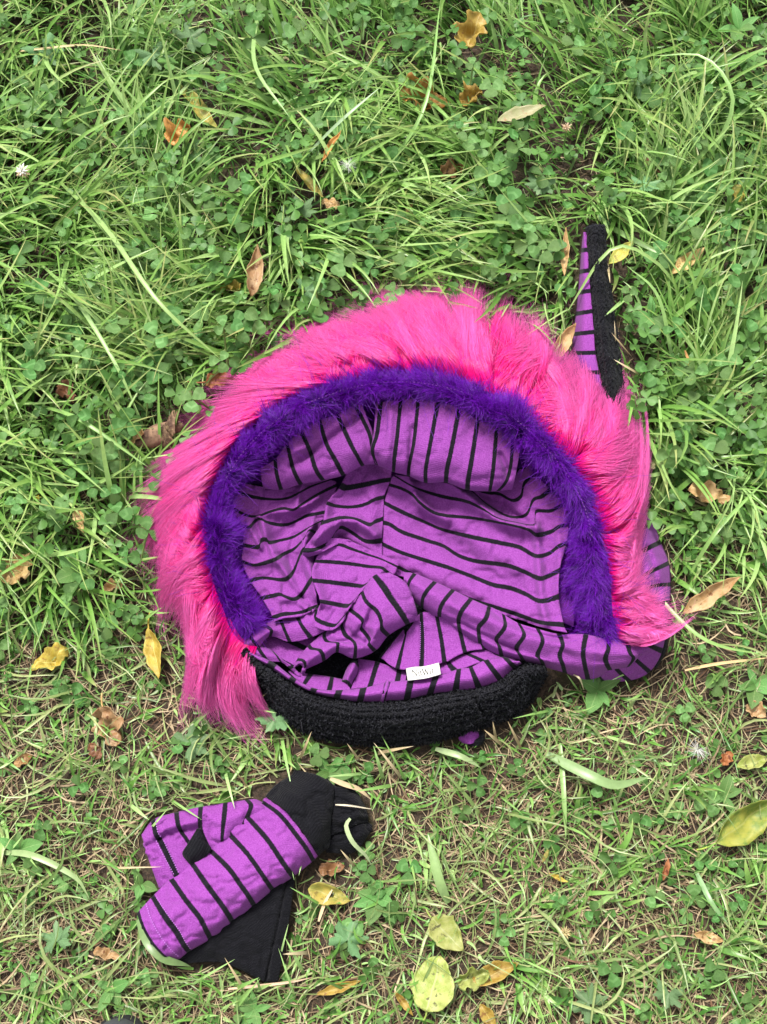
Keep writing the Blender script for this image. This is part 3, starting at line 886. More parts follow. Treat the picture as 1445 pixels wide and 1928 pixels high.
def strands(V, n, ln, k, flow, seed, clump=0.0, sprd=.35, lift=.6):
    """Strands over a surface V(rows,cols): flow(i01, j01, Vr, Vc) gives directions from the surface tangents."""
    r = np.random.default_rng(seed)
    nr, nc = V.shape[:2]
    fi, fj = r.random(n) * (nr - 1.001), r.random(n) * (nc - 1.001)
    i, j = fi.astype(int), fj.astype(int)
    a, b_ = (fi - i)[:, None], (fj - j)[:, None]
    p0 = (V[i, j] * (1 - a) + V[i + 1, j] * a) * (1 - b_) + (V[i, j + 1] * (1 - a) + V[i + 1, j + 1] * a) * b_
    Vr, Vc = V[i + 1, j] - V[i, j], V[i, j + 1] - V[i, j]
    Vr /= np.linalg.norm(Vr, axis=1, keepdims=True); Vc /= np.linalg.norm(Vc, axis=1, keepdims=True)
    nn = np.cross(Vr, Vc)
    nn *= np.sign((nn * (CAM - p0)).sum(1, keepdims=True))
    d = flow(fi / (nr - 1), fj / (nc - 1), Vr, Vc, r)
    # locks: neighbouring strands share a deviation
    cell = fbm(fj * .62, fi * .22, seed + 5, 3)
    cell2 = fbm(fj * .62 + 50, fi * .22, seed + 9, 3)
    d = d + clump * ((cell - .5)[:, None] * Vc + (cell2 - .5)[:, None] * Vr) * 4
    d = d + r.normal(size=(n, 3)) * sprd
    d /= np.linalg.norm(d, axis=1, keepdims=True)
    L = ln * (.5 + .5 * r.random((n, 1))) * (.45 + 1.25 * fbm(fj * .35, fi * .12, seed + 15, 2))[:, None]
    pts = np.zeros((n, k, 3))
    cv = r.normal(size=(n, 3)) * .25
    lf_ = lift * np.where(fi / (nr - 1) > .52, .35, 1.0)[:, None]
    for q in range(k):
        t = q / (k - 1)
        pts[:, q] = p0 + L * (d * t + nn * lf_ * (t - .55 * t * t) + cv * t * t)
    return pts

def trim_flow(fi, fj, Vr, Vc, r):
    # outer half combs outwards, inner half hangs inwards; both lean along the rim
    s = np.clip((fi - .42) * 4, -1, 1)[:, None]
    return Vr * s * .7 + Vc * (.45 * np.sin(fj * 9)[:, None])
pile = strands(TRV, 80000, .0175, 8, trim_flow, 31, .80, .17, .46)
hair('fur_pile', pile, .00019, .00006, M_PURP, trim)
fl = strands(TRV[2:18], 2200, .032, 7, trim_flow, 33, .2, .9, .8)
hair('stray_hairs', fl, .00014, .00006, M_PURP, trim)

# ------------------------------------------------------------------ long pink mane
GUIDE = [
    [(486, 1212), (480, 1270), (500, 1330)],
    [(460, 1212), (442, 1270), (456, 1330)],
    [(436, 1186), (400, 1262), (410, 1338)],
    [(422, 1150), (388, 1238), (360, 1320)],
    [(404, 1100), (370, 1146), (352, 1204)],
    [(394, 1040), (348, 1078), (318, 1132)],
    [(390, 985), (342, 1026), (304, 1070)],
    [(400, 930), (350, 956), (288, 996)],
    [(424, 872), (364, 898), (286, 938)],
    [(462, 818), (395, 840), (296, 885)],
    [(512, 772), (440, 795), (335, 842)],
    [(562, 746), (485, 760), (392, 795)],
    [(612, 728), (535, 725), (435, 725)],
    [(662, 716), (590, 690), (495, 680)],
    [(712, 706), (645, 655), (555, 632)],
    [(760, 704), (715, 640), (650, 592)],
    [(802, 706), (770, 625), (745, 552)],
    [(852, 716), (832, 632), (825, 548)],
    [(902, 732), (893, 645), (900, 560)],
    [(950, 752), (962, 672), (972, 595)],
    [(992, 786), (1020, 705), (1034, 630)],
    [(1030, 826), (1075, 765), (1090, 680)],
    [(1062, 862), (1112, 805), (1132, 725)],
    [(1090, 902), (1148, 845), (1166, 745)],
    [(1114, 950), (1178, 905), (1200, 812)],
    [(1130, 1000), (1190, 968), (1216, 880)],
    [(1142, 1050), (1182, 1024), (1210, 962)],
    [(1150, 1098), (1180, 1086), (1204, 1052)],
    [(1153, 1145), (1192, 1132), (1226, 1112)],
    [(1156, 1180), (1215, 1185), (1280, 1160)],
    [(1156, 1206), (1205, 1215), (1262, 1195)],
]
GA = np.array(GUIDE, float)
nG = len(GA)
gz = np.interp(np.linspace(0, 1, nG), aa, rimz)
GZ = np.stack([gz - .5, gz * .72 + .8, np.full(nG, 3.6)], 1)
GZ[:3, 1:] = [[4.0, 2.0]] * 3
GZ[-6:, 2] = 5.5
G3 = np.concatenate([GA, GZ[..., None]], -1)            # (nG, 3 pts, px py z)

def guide(a, t):
    """Point on the interpolated guide: a = place along the rim 0..1, t = along the strand (may pass 1)."""
    g = cr(G3, np.clip(a, 0, 1) * (nG - 1) * .99999)
    p0, p1, p2 = g[:, 0], g[:, 1], g[:, 2]
    t = t[:, None]
    # quadratic through p0 (t=0), p1 (.5), p2 (1)
    return p0 * (1 - t) * (1 - 2 * t) + p1 * 4 * t * (1 - t) + p2 * t * (2 * t - 1)

# backing under the strands
base_rows = []
for f, dz in ((-.04, -.6), (.1, -.4), (.28, -1.1), (.45, -2.0), (.58, -2.8)):
    q = guide(np.linspace(0, 1, 80), np.full(80, f))
    base_rows.append([(p[0], p[1], max(p[2] + dz, 1.0)) for p in q])
mane, MV = cloth('pink_fur_mane', base_rows, [0, 1, 2, 3, 4], M_PINKBASE, hood, ncol=80, nper=6, solid=.002, wrinkle=.25, seed=23)

def mane_strands(n, seed, k=12, r0=.62, lo=.5, hi=1.05, stray=0.0, far=0.0):
    r = np.random.default_rng(seed)
    a = r.random(n)
    t0 = r0 * r.random(n) ** 1.35
    # locks in four layers down the mane; each lock has sub-locks
    layer = np.clip((t0 / r0 * 4).astype(int), 0, 3)
    q9 = np.random.default_rng(99)
    ncl, nsub = 36, 200
    wob = a + .010 * np.sin(a * 60 + layer * 2.1) + .004 * np.sin(a * 171 + layer)
    ci = np.clip((wob * ncl + layer * .37).astype(int), 0, ncl)
    si = np.clip((a * nsub + layer * .61).astype(int), 0, nsub)
    ac = ((np.arange(ncl + 1) + .15 + .7 * q9.random((4, ncl + 1))) / ncl)[layer, ci] - layer * .37 / ncl
    asub = ((np.arange(nsub + 1) + q9.random((4, nsub + 1))) / nsub)[layer, si] - layer * .61 / nsub
    cdev = q9.normal(size=(4, ncl + 1))[layer, ci]
    clen = q9.random((4, ncl + 1))[layer, ci]
    clift = q9.random((4, ncl + 1))[layer, ci]
    sdev = q9.normal(size=(4, nsub + 1))[layer, si]
    slen = q9.random((4, nsub + 1))[layer, si]
    ln = lo + (hi - lo) * (.45 * clen + .3 * slen + .25 * r.random(n))
    reach = .60 + .40 * clen + .18 * slen + .10 * r.random(n) ** 3
    t1 = np.minimum(t0 + ln, reach)
    t1 = t0 + (t1 - t0) * (1 - .40 * r.random(n) ** 1.5) + far * (.3 + .7 * clen) * r.random(n)
    pull = .45 + .5 * r.random(n)
    pts = np.zeros((n, k, 3))
    sv, jit, wav = r.normal(size=n), r.normal(size=n), r.random(n) * 6.28
    for q in range(k):
        s = q / (k - 1)
        t = t0 + (t1 - t0) * s
        ak = a + (ac - a) * pull * s ** 1.3 + (asub - a) * .65 * s + cdev * .019 * s ** 1.5 + sdev * .0035 * s ** 1.4 + jit * .0028 * s + sv * stray * s ** 1.5
        g = guide(ak, t)
        g[:, 2] += (.7 + 1.3 * clift) * np.sin(math.pi * np.minimum(s * .85, 1)) + .3 * jit * s + .35 * sdev * s
        amp = 2.0 + 5 * clift
        g[:, 0] += amp * np.sin(cdev * 9 + s * 3.2) * s ** 1.3 + 1.2 * np.sin(wav + s * 5) * s
        g[:, 1] += amp * np.cos(cdev * 7 + s * 2.8) * s ** 1.3 + 1.2 * np.cos(wav + s * 4) * s
        g[:, 2] = np.maximum(g[:, 2], 1.5)
        pts[:, q] = P(g[:, 0], g[:, 1], g[:, 2] / 100)
    return pts
hair('fur_strands', mane_strands(62000, 51), .00024, .00005, M_PINK, mane)
hair('wispy_tips', mane_strands(20000, 57, r0=.62, lo=.65, hi=1.15, stray=.008, far=.50), .00016, .00004, M_PINK, mane)
hair('stray_hairs', mane_strands(5000, 53, lo=.7, hi=1.25, stray=.028), .00015, .00005, M_PINK, mane)

# ------------------------------------------------------------------ pointed tail
th = crop(1000, 400, 4.819)
knit_rows = [
    th([(508, 138, 4.4), (590, 118, 5.6), (662, 128, 4.4)]),
    th([(506, 180, 4.6), (592, 162, 6.2), (676, 175, 4.2)]),
    th([(528, 480, 4.4), (605, 470, 6.2), (698, 480, 3.6)]),
    th([(550, 760, 4.4), (640, 740, 6.2), (738, 740, 3.4)]),
    th([(574, 1040, 4.4), (665, 1010, 6.2), (776, 1020, 3.2)]),
    th([(600, 1300, 4.4), (700, 1270, 6.2), (814, 1260, 3.2)]),
    th([(645, 1560, 4.4), (735, 1530, 6.2), (838, 1520, 3.2)]),
    th([(640, 1850, 4.6), (770, 1840, 6.2), (882, 1820, 3.2)]),
    th([(680, 2050, 4.2), (800, 2040, 5.6), (890, 2000, 3.0)]),
]
tail = link('pointed_tail', None, hood)
KA, _ = loft_px(knit_rows, 50, 24)
kx, ky, kz = KA[..., 0], KA[..., 1], KA[..., 2]
kcol = np.linspace(0, 1, 50)[None, :]
kz = kz + .28 * np.abs(np.sin(kcol * math.pi * 5)) * (.6 + .4 * np.sin(ky / 2.2 + 2.5 * np.cos(kcol * math.pi * 10))) + .12 * (fbm(kx / 6, ky / 6, 61, 2) - .5) + .10 * np.sin(ky / 7.5)
KV = P(kx, ky, kz / 100)
Fk = grid_faces(*KV.shape[:2])
kn = link('knit_edge', raw_mesh('knit_edge', KV.reshape(-1, 3), Fk[:, ::-1], M_TAILKNIT), tail)
md = kn.modifiers.new('solid', 'SOLIDIFY'); md.thickness = .003; md.offset = -1
wool('wool_pile', KV, 2500, kn, .0022, 5)
side_rows = [
    th([(475, 178, 3.8), (484, 178, 4.6), (494, 180, 4.7)]),
    th([(455, 345, 3.0), (478, 343, 4.4), (508, 340, 4.8)]),
    th([(440, 540, 2.6), (478, 533, 4.4), (522, 525, 4.8)]),
    th([(425, 730, 2.4), (478, 720, 4.4), (538, 710, 4.8)]),
    th([(405, 920, 2.2), (478, 908, 4.4), (556, 895, 4.8)]),
    th([(383, 1105, 2.2), (470, 1095, 4.4), (570, 1085, 4.8)]),
    th([(372, 1275, 2.2), (470, 1275, 4.4), (585, 1272, 4.8)]),
    th([(372, 1462, 2.2), (490, 1455, 4.4), (620, 1450, 4.8)]),
    th([(420, 1660, 2.2), (520, 1650, 4.4), (650, 1640, 4.8)]),
    th([(500, 1850, 2.2), (560, 1845, 4.0), (660, 1830, 4.6)]),
]
cloth('striped_side', side_rows, [.15, 1, 2, 3, 4, 5, 6, 7, 8, 9], M_STRIPE, tail, ncol=14, nper=8, wrinkle=.05, seed=24, solid=.003)

for o in list(hood.children):
    o.matrix_parent_inverse = HOOD_INV

# ------------------------------------------------------------------ gloves
q2, q3, q4 = crop(240, 1430, 4.516), crop(460, 1430, 5.558), crop(240, 1620, 4.25)
g1_at, g2_at = P(440, 1650, 0), P(400, 1640, 0)
glove1 = link('fingerless_glove', None, label='upper fingerless glove, purple with black stripes, lying diagonally across the other', cat='glove', group='pair of fingerless gloves')
glove1.location = g1_at
glove2 = link('fingerless_glove', None, label='lower fingerless glove fanned out under the other, black palm showing', cat='glove', group='pair of fingerless gloves')
glove2.location = g2_at

# lower glove: black palm side first
PB = [
    q4([(330, 640, 1.6), (360, 740, 1.7), (430, 832, 1.2)]),
    q4([(560, 500, 2.0), (580, 680, 2.1), (590, 815, 1.4)]),
    q4([(800, 380, 2.1), (790, 620, 2.3), (750, 818, 1.4)]),
    q4([(1000, 280, 2.1), (980, 600, 2.3), (900, 872, 1.4)]),
    q4([(1180, 150, 2.1), (1120, 560, 2.3), (1040, 945, 1.4)]),
    q4([(1285, 120, 2.0), (1215, 560, 2.1), (1115, 970, 1.3)]),
    q4([(1345, 100, 1.6), (1290, 520, 1.7), (1205, 975, 1.0)]),
]
cloth('knit_palm', PB, [0, 1, 2, 3, 4, 5, 6], M_BLACK, glove2, None, [(q4([(1278, 150), (1225, 420), (1105, 965)]), 2.5, -.3), (q4([(640, 700), (800, 760), (1000, 880)]), 8, .15)], 40, 10, solid=.003, wrinkle=.12, seed=31)
ST = [
    q2([(120, 640, 1.6), (150, 735, 2.6), (165, 800, 2.3), (205, 915, 2.2), (270, 1095, 1.6)]),
    q2([(225, 508, 1.5), (245, 620, 2.9), (282, 682, 2.5), (342, 800, 2.5), (420, 970, 2.4), (470, 1080, 2.0)]),
    q2([(418, 447, 1.5), (430, 540, 3.1), (458, 612, 2.6), (520, 700, 2.6), (580, 820, 2.4), (640, 960, 2.0)]),
    q2([(625, 402, 1.5), (618, 500, 3.0), (625, 595, 2.8), (660, 680, 2.7), (715, 780, 2.4), (790, 900, 2.0)]),
    q2([(835, 368, 1.5), (822, 500, 2.9), (812, 600, 2.8), (808, 700, 2.6), (850, 820, 2.0)]),
    q2([(1012, 342, 1.6), (1048, 392, 2.9), (1022, 470, 2.8), (985, 560, 2.4), (960, 700, 2.0)]),
    q2([(1095, 338, 1.8), (1130, 400, 2.8), (1130, 480, 2.6), (1100, 560, 2.4), (1100, 640, 2.0)]),
    q2([(1160, 370, 2.0), (1180, 430, 2.6), (1190, 500, 2.4), (1190, 560, 2.2), (1190, 600, 2.0)]),
]
cloth('striped_back', ST, [-.55, 0, 1, 2, 3, 4, 4.5, 5-.2], M_GLOVE, glove2, None,
      [(q2([(160, 730), (300, 665), (440, 612), (600, 595)]), 5, -.4, 9), (q2([(480, 560), (560, 540), (620, 500)]), 7, .25)], 40, 10, solid=.003, wrinkle=.19, seed=32)
TH = [q2([(592, 588, 3.0), (625, 600, 3.2), (645, 640, 3.0)]), q2([(545, 665, 3.0), (600, 700, 3.3), (668, 705, 3.0)]), q2([(508, 725, 2.9), (590, 770, 3.2), (715, 770, 2.8)]), q2([(468, 805, 2.8), (530, 840, 3.0), (620, 860, 2.6)]), q2([(530, 890, 2.6), (550, 890, 2.7), (575, 880, 2.4)])]
cloth('thumb_opening', TH, [0, 1, 2, 3, 4], M_BLACK, glove2, None, [], 16, 8, solid=.002, wrinkle=.08, seed=33)
CU = [
    q3([(860, 190, 2.6), (880, 380, 2.8), (880, 560, 2.6), (880, 790, 2.0)]),
    q3([(960, 280, 2.8), (960, 420, 3.3), (950, 600, 3.2), (930, 790, 2.4)]),
    q3([(1060, 285, 2.4), (1080, 430, 3.0), (1080, 600, 3.2), (1060, 735, 2.4)]),
    q3([(1180, 340, 1.8), (1190, 450, 2.6), (1190, 580, 2.8), (1180, 680, 2.2)]),
    q3([(1275, 500, 1.2), (1290, 560, 1.8), (1300, 600, 1.9), (1300, 650, 1.5)]),
]
cloth('knit_cuff', CU, [0, 1, 2, 3, 4], M_BLACK, glove2, None, [(q3([(900, 600), (1000, 640), (1200, 600)]), 9, .25)], 30, 10, solid=.003, wrinkle=.15, seed=34)
CU2 = [
    q3([(850, 700, 1.8), (860, 850, 1.9), (860, 975, 1.2)]),
    q3([(1000, 720, 1.9), (1010, 860, 2.1), (1000, 985, 1.2)]),
    q3([(1120, 660, 1.9), (1130, 830, 2.1), (1120, 985, 1.1)]),
    q3([(1240, 620, 1.6), (1230, 780, 1.9), (1205, 930, 1.0)]),
    q3([(1345, 690, 1.0), (1330, 750, 1.3), (1290, 810, .8)]),
]
cloth('knit_cuff', CU2, [0, 1, 2, 3, 4], M_BLACK, glove2, None, [], 26, 10, solid=.003, wrinkle=.15, seed=35)

# upper glove
GA1 = [
    [(258, 1719, 2.0), (266, 1742, 3.6), (282, 1772, 3.8), (305, 1798, 3.4), (320, 1806, 2.2)],
    [(274, 1702, 2.2), (284, 1738, 4.0), (303, 1770, 4.2), (322, 1793, 3.8), (337, 1806, 2.2)],
    [(288, 1687, 2.2), (311, 1723.5, 4.1), (334, 1754, 4.3), (346, 1776, 4.0), (357, 1791, 2.2)],
    [(322, 1654, 2.2), (350.6, 1695, 4.3), (376.5, 1728, 4.6), (388, 1750, 4.1), (397, 1768, 2.2)],
    [(361, 1624, 2.3), (390.6, 1667, 4.5), (416.5, 1702, 4.8), (430, 1722, 4.2), (438.5, 1737, 2.2)],
    [(395, 1600, 2.4), (430, 1634, 4.6), (457, 1671, 4.8), (470, 1690, 4.3), (479, 1705, 2.2)],
    [(430, 1568, 2.4), (464, 1605, 4.6), (488, 1638, 4.8), (504, 1662, 4.3), (514, 1676, 2.2)],
    [(463, 1535, 2.4), (503.5, 1580.6, 4.6), (530, 1620, 4.8), (544, 1640, 4.2), (553, 1651, 2.2)],
    [(495, 1511, 2.4), (528, 1536, 4.4), (560, 1576, 4.6), (577, 1599, 4.0), (590, 1621, 2.2)],
    [(502, 1501, 2.4), (532, 1523.6, 4.3), (561, 1556, 4.5), (584, 1588, 4.0), (599, 1612, 2.2)],
]
cloth('striped_back', GA1, [-1.05, -.55, 0, 1, 2, 3, 4, 5, 6, 6.45], M_GLOVE, glove1, None,
      [(q4([(810, 390), (870, 320), (920, 270)]), 7, -.22), (q4([(950, 220), (1040, 150)]), 7, -.18), (q4([(200, 320), (300, 500), (480, 730)]), 3, -.15), (q4([(560, 60), (660, 100)]), 6, .18)], 44, 10, solid=.003, wrinkle=.19, seed=36)
CA = [
    [(500, 1499, 2.6), (532, 1521, 4.5), (562, 1554, 4.7), (586, 1587, 4.2), (601, 1611, 2.4)],
    [(513, 1484, 2.6), (545, 1508, 4.7), (576, 1543, 4.9), (598, 1578, 4.4), (610, 1602, 2.4)],
    [(530, 1470, 2.6), (566, 1492, 4.6), (595, 1527, 4.8), (610, 1562, 4.3), (620, 1595, 2.4)],
    [(548, 1460, 2.6), (585, 1476, 4.3), (612, 1506, 4.4), (620, 1540, 4.0), (623, 1575, 2.4)],
    [(555, 1449, 2.4), (600, 1460, 3.6), (627, 1480, 3.6), (628, 1516, 3.4), (622, 1560, 2.4)],
]
cloth('knit_cuff', CA, [0, 1, 2, 3, 4], M_BLACK, glove1, None, [(q3([(260, 430), (480, 620), (700, 900)]), 6, .15), (q3([(400, 330), (640, 420), (820, 700)]), 10, .22)], 40, 10, solid=.003, wrinkle=.14, seed=37)
# palm layer of the upper glove, underneath
PU = [[(p[0][0] + 3, p[0][1] + 3, 1.9), (p[2][0], p[2][1], 2.2), (p[4][0] - 3, p[4][1] - 2, 1.9)] for p in GA1]
cloth('knit_palm', PU, list(range(len(PU))), M_BLACK, glove1, ncol=12, nper=3, solid=.002, wrinkle=0)
for gl, at in ((glove1, g1_at), (glove2, g2_at)):
    for o in list(gl.children):
        o.matrix_parent_inverse = Matrix.Translation(-Vector(at))

# ------------------------------------------------------------------ where plants may not stand
BODY = [(462, 1215), (430, 1150), (395, 1060), (388, 980), (420, 880), (520, 768), (650, 716), (790, 705), (950, 752), (1060, 860), (1126, 960), (1200, 965), (1255, 1070), (1262, 1180), (1230, 1260), (1180, 1282), (1050, 1272), (1000, 1330), (930, 1372), (800, 1402), (650, 1400), (540, 1360), (480, 1280)]
MANE = [(486, 1300), (440, 1315), (385, 1310), (352, 1270), (345, 1180), (315, 1100), (315, 1000), (320, 920), (350, 860), (420, 790), (480, 730), (560, 670), (660, 620), (745, 590), (850, 580), (980, 620), (1080, 690), (1150, 780), (1205, 870), (1220, 960), (1250, 1150), (1180, 1210), (800, 1300)]
TAIL = [(1098, 434), (1125, 424), (1140, 440), (1154, 600), (1174, 780), (1150, 850), (1084, 800), (1080, 640)]
GLOV = [(258, 1715), (290, 1690), (275, 1605), (264, 1570), (292, 1540), (480, 1502), (530, 1468), (555, 1447), (620, 1462), (690, 1500), (703, 1555), (680, 1605), (600, 1615), (556, 1650), (525, 1850), (500, 1850), (420, 1815), (345, 1812), (320, 1808)]
def blocked(px, py, soft=True):
    m = in_poly(px, py, BODY) | in_poly(px, py, TAIL) | in_poly(px, py, GLOV)
    if soft: m |= in_poly(px, py, MANE)
    return m

def lush(px, py):
    """1 in the tall grass of the upper half, 0 in the worn turf at the bottom (a property of the lawn)."""
    n = (fbm(px / 170, py / 170, 71) - .5) * 520
    return np.clip((1230 + n - py) / 330 + .0 * px, 0, 1)

def rand_ground(n, margin=260):
    px = rng.uniform(-margin, PW + margin, n)
    py = rng.uniform(-margin, PH + margin, n)
    return px, py

# ------------------------------------------------------------------ where the fallen leaves lie
Y1 = leaf_mat('yellow_leaf', (.40, .27, .035), (.52, .40, .08), (.32, .18, .05), vein=(.72, .62, .22))
Y2 = leaf_mat('lime_leaf', (.27, .34, .06), (.44, .48, .15), (.13, .13, .05), vein=(.52, .56, .26))
GRO = leaf_mat('green_olive_leaf', (.16, .27, .045), (.40, .42, .07), None, vein=(.44, .48, .14))
OL = leaf_mat('olive_leaf', (.28, .30, .06), (.50, .40, .08), (.25, .20, .05), vein=(.56, .50, .16))
TAN = leaf_mat('tan_leaf', (.46, .27, .10), (.60, .42, .20), (.26, .13, .05), vein=(.66, .50, .28))
ORG = leaf_mat('orange_brown_leaf', (.34, .13, .035), (.52, .24, .08), (.20, .07, .025), vein=(.58, .32, .14))
BRN = leaf_mat('brown_leaf', (.17, .075, .030), (.30, .15, .065), (.09, .04, .02), vein=(.36, .20, .10))
PAL = leaf_mat('pale_green_leaf', (.34, .36, .16), (.46, .44, .24), (.42, .28, .14), vein=(.55, .52, .32))

LEAVES = [
    (872, 92, 905, 36, 'crumple', Y1, 'bright yellow crumpled leaf standing in grass at the top of the lawn', .05, .3, .22, 1.0, .35),
    (755, 178, 848, 196, 'crumple', ORG, 'rusty brown crumpled leaf lying left of a yellow curled leaf', .035, .35, .28, .85, 0),
    (868, 196, 910, 178, 'crumple', Y1, 'small yellow and tan curled leaf right of the rusty crumpled leaf', .045, .4, .3, 1.15, 0),
    (936, 230, 1029, 200, 'lance', PAL, 'long pale green leaf with a brown tip lying across the grass', .065, .15, .0, 1.0, 0),
    (318, 274, 356, 234, 'crumple', ORG, 'orange brown crumpled leaf caught upright in the combed grass', .055, .45, .30, 1.05, 0),
    (336, 158, 414, 250, 'narrow', OL, 'olive narrow leaf half hidden under grass above the orange brown leaf', .035, .2, .05, 1.1, 0),
    (474, 562, 489, 470, 'lance', TAN, 'tan pointed leaf lying upright on the grass left behind the mane', .05, .3, .06, .9, 0),
    (556, 312, 612, 382, 'narrow', OL, 'olive yellow narrow leaf in grass above the clovers', .04, .2, .05, 1.1, 0),
    (606, 306, 645, 252, 'narrow', ORG, 'orange narrow curved leaf standing in the tall grass', .06, .5, .05, 1.0, 0),
    (826, 330, 876, 310, 'crumple', BRN, 'dark brown crumpled leaf sunk in the grass below the yellow curled leaf', .03, .3, .25, .8, 0),
    (415, 548, 455, 536, 'crumple', Y1, 'small yellow torn leaf beside the tan pointed leaf', .035, .3, .25, 1.0, 0),
    (388, 722, 456, 712, 'crumple', ORG, 'orange brown leaf tucked under clover against the pink fur', .04, .3, .15, .8, .5),
    (1062, 520, 1066, 432, 'narrow', TAN, 'straw coloured narrow leaf upright beside the tail tip', .05, .3, .05, .9, 0),
    (1146, 498, 1190, 460, 'lance', OL, 'yellow green leaf with red tip touching the tail on its right', .04, .25, .05, 1.2, 0),
    (1264, 520, 1326, 470, 'lance', TAN, 'brown and tan pointed leaf lying right of the tail', .04, .25, .06, 1.0, 0),
    (1210, 292, 1242, 336, 'narrow', BRN, 'reddish brown narrow leaf in the grass far above the tail', .035, .2, .05, 1.5, 0),
    (1292, 928, 1378, 940, 'crumple', TAN, 'curled tan and yellow leaf on grass right of the fur', .045, .4, .2, .62, 0),
    (1284, 1156, 1386, 1090, 'lance', TAN, 'long tan brown leaf pointing at the striped lobe', .03, .3, .06, .85, 0),
    (8, 1100, 52, 1044, 'crumple', TAN, 'curled buff leaf at the left edge beside the lawn clovers', .035, .4, .25, 1.1, 0),
    (64, 1262, 132, 1222, 'crumple', Y1, 'yellow lobed leaf lying flat at left of the mane', .02, .35, .24, .72, 0),
    (283, 1184, 304, 1280, 'lance', Y1, 'bright yellow pointed leaf left of the dangling pink fur', .02, .3, .05, 1.1, .3),
    (196, 1330, 220, 1408, 'crumple', TAN, 'pale tan crumpled leaf on bare turf above the gloves', .02, .35, .25, .85, .3),
    (1408, 1326, 1440, 1352, 'crumple', TAN, 'small buff and yellow leaf at the right edge', .015, .3, .2, 1.0, 0),
    (1345, 1586, 1462, 1500, 'lance', GRO, 'large olive green and yellow leaf cut by the right edge', .025, .35, .04, 1.35, .25),
    (812, 1728, 872, 1790, 'ovate', Y2, 'yellow green oval leaf with a stalk above the large lime leaf', .018, .15, .05, .95, .2),
    (806, 1906, 830, 1800, 'round', Y2, 'large lime yellow round leaf near the bottom edge', .02, .15, .06, 1.0, .15),
    (886, 1852, 978, 1814, 'lance', Y1, 'yellow pointed leaf right of the large lime leaf', .014, .25, .05, 1.2, 0),
    (860, 1848, 922, 1832, 'crumple', Y2, 'crumpled pale yellow leaf between the lime leaf and yellow pointed leaf', .022, .3, .22, .9, 0),
    (580, 1672, 660, 1698, 'ovate', OL, 'yellow leaf with a torn hole right of the black palm', .015, .25, .08, .62, 0),
    (594, 1874, 682, 1848, 'narrow', Y1, 'narrow orange yellow leaf below the gloves', .015, .3, .05, 1.2, 0),
    (174, 1792, 230, 1806, 'crumple', TAN, 'tan folded leaf left of the lower glove hem', .012, .3, .12, .5, 0),
    (742, 1866, 778, 1914, 'narrow', Y1, 'narrow yellow curled leaf left of the large lime leaf', .014, .5, .05, 1.4, 0),
    (1304, 1758, 1366, 1772, 'lance', TAN, 'small tan pointed leaf among low clovers at lower right', .014, .3, .08, 1.1, 0),
    (1248, 1658, 1256, 1612, 'narrow', ORG, 'tiny orange pointed leaf standing among low clovers', .014, .3, .05, 1.6, 0),
    (1032, 1646, 1072, 1664, 'narrow', Y1, 'tiny yellow curved leaf in the bare turf', .012, .5, .05, 1.3, 0),
    (1386, 1446, 1450, 1426, 'lance', Y2, 'pale yellow leaf under grass at the right edge', .015, .25, .08, 1.3, 0),
    (1362, 1440, 1376, 1414, 'crumple', ORG, 'small curled brown leaf beside the white seed tuft', .015, .4, .2, .9, 0),
    (144, 958, 162, 1008, 'lance', TAN, 'small tan leaf in grass left of the mane', .035, .3, .12, 1.2, 0),
    (118, 722, 140, 760, 'crumple', BRN, 'small brown curled leaf in grass at the far left', .03, .3, .2, .9, 0),
    (196, 1110, 236, 1102, 'crumple', TAN, 'small buff dry leaf scrap above the yellow lobed leaf', .02, .3, .2, .8, 0),
    (1034, 692, 1082, 612, 'lance', TAN, 'tan leaf sticking out between the tail and the fur', .045, .3, .05, .9, 0),
    (904, 1890, 936, 1940, 'lance', Y1, 'yellow leaf cut off by the bottom edge', .012, .25, .06, 1.4, 0),
    (1034, 1600, 1020, 1628, 'narrow', OL, 'tiny olive leaf above the yellow curved one', .012, .3, .05, 1.7, 0),
    (600, 1640, 650, 1632, 'crumple', BRN, 'reddish brown leaf scrap flat on soil beside the cuff', .006, .2, .1, .8, 0),
    (608, 382, 644, 396, 'crumple', TAN, 'small tan withered leaf at the foot of the olive yellow leaf', .03, .3, .2, .8, 0),
    (764, 404, 778, 384, 'lance', TAN, 'tiny dull pink leaf in grass behind the mane', .035, .3, .1, 1.3, 0),
    (1230, 868, 1214, 884, 'crumple', PAL, 'pale dry leaf lying beside the fur on its right', .04, .3, .15, 1.3, 0),
    (1380, 350, 1395, 380, 'crumple', OL, 'yellowing torn leaf near the right edge in the upper lawn', .04, .3, .15, 1.1, 0),
    (60, 1420, 28, 1446, 'crumple', BRN, 'dark brown withered leaf on soil at lower left', .008, .2, .15, .8, 0),
    (190, 1428, 170, 1400, 'crumple', BRN, 'dark brown scrap beneath the pale tan crumpled leaf', .008, .2, .15, .9, 0),
]

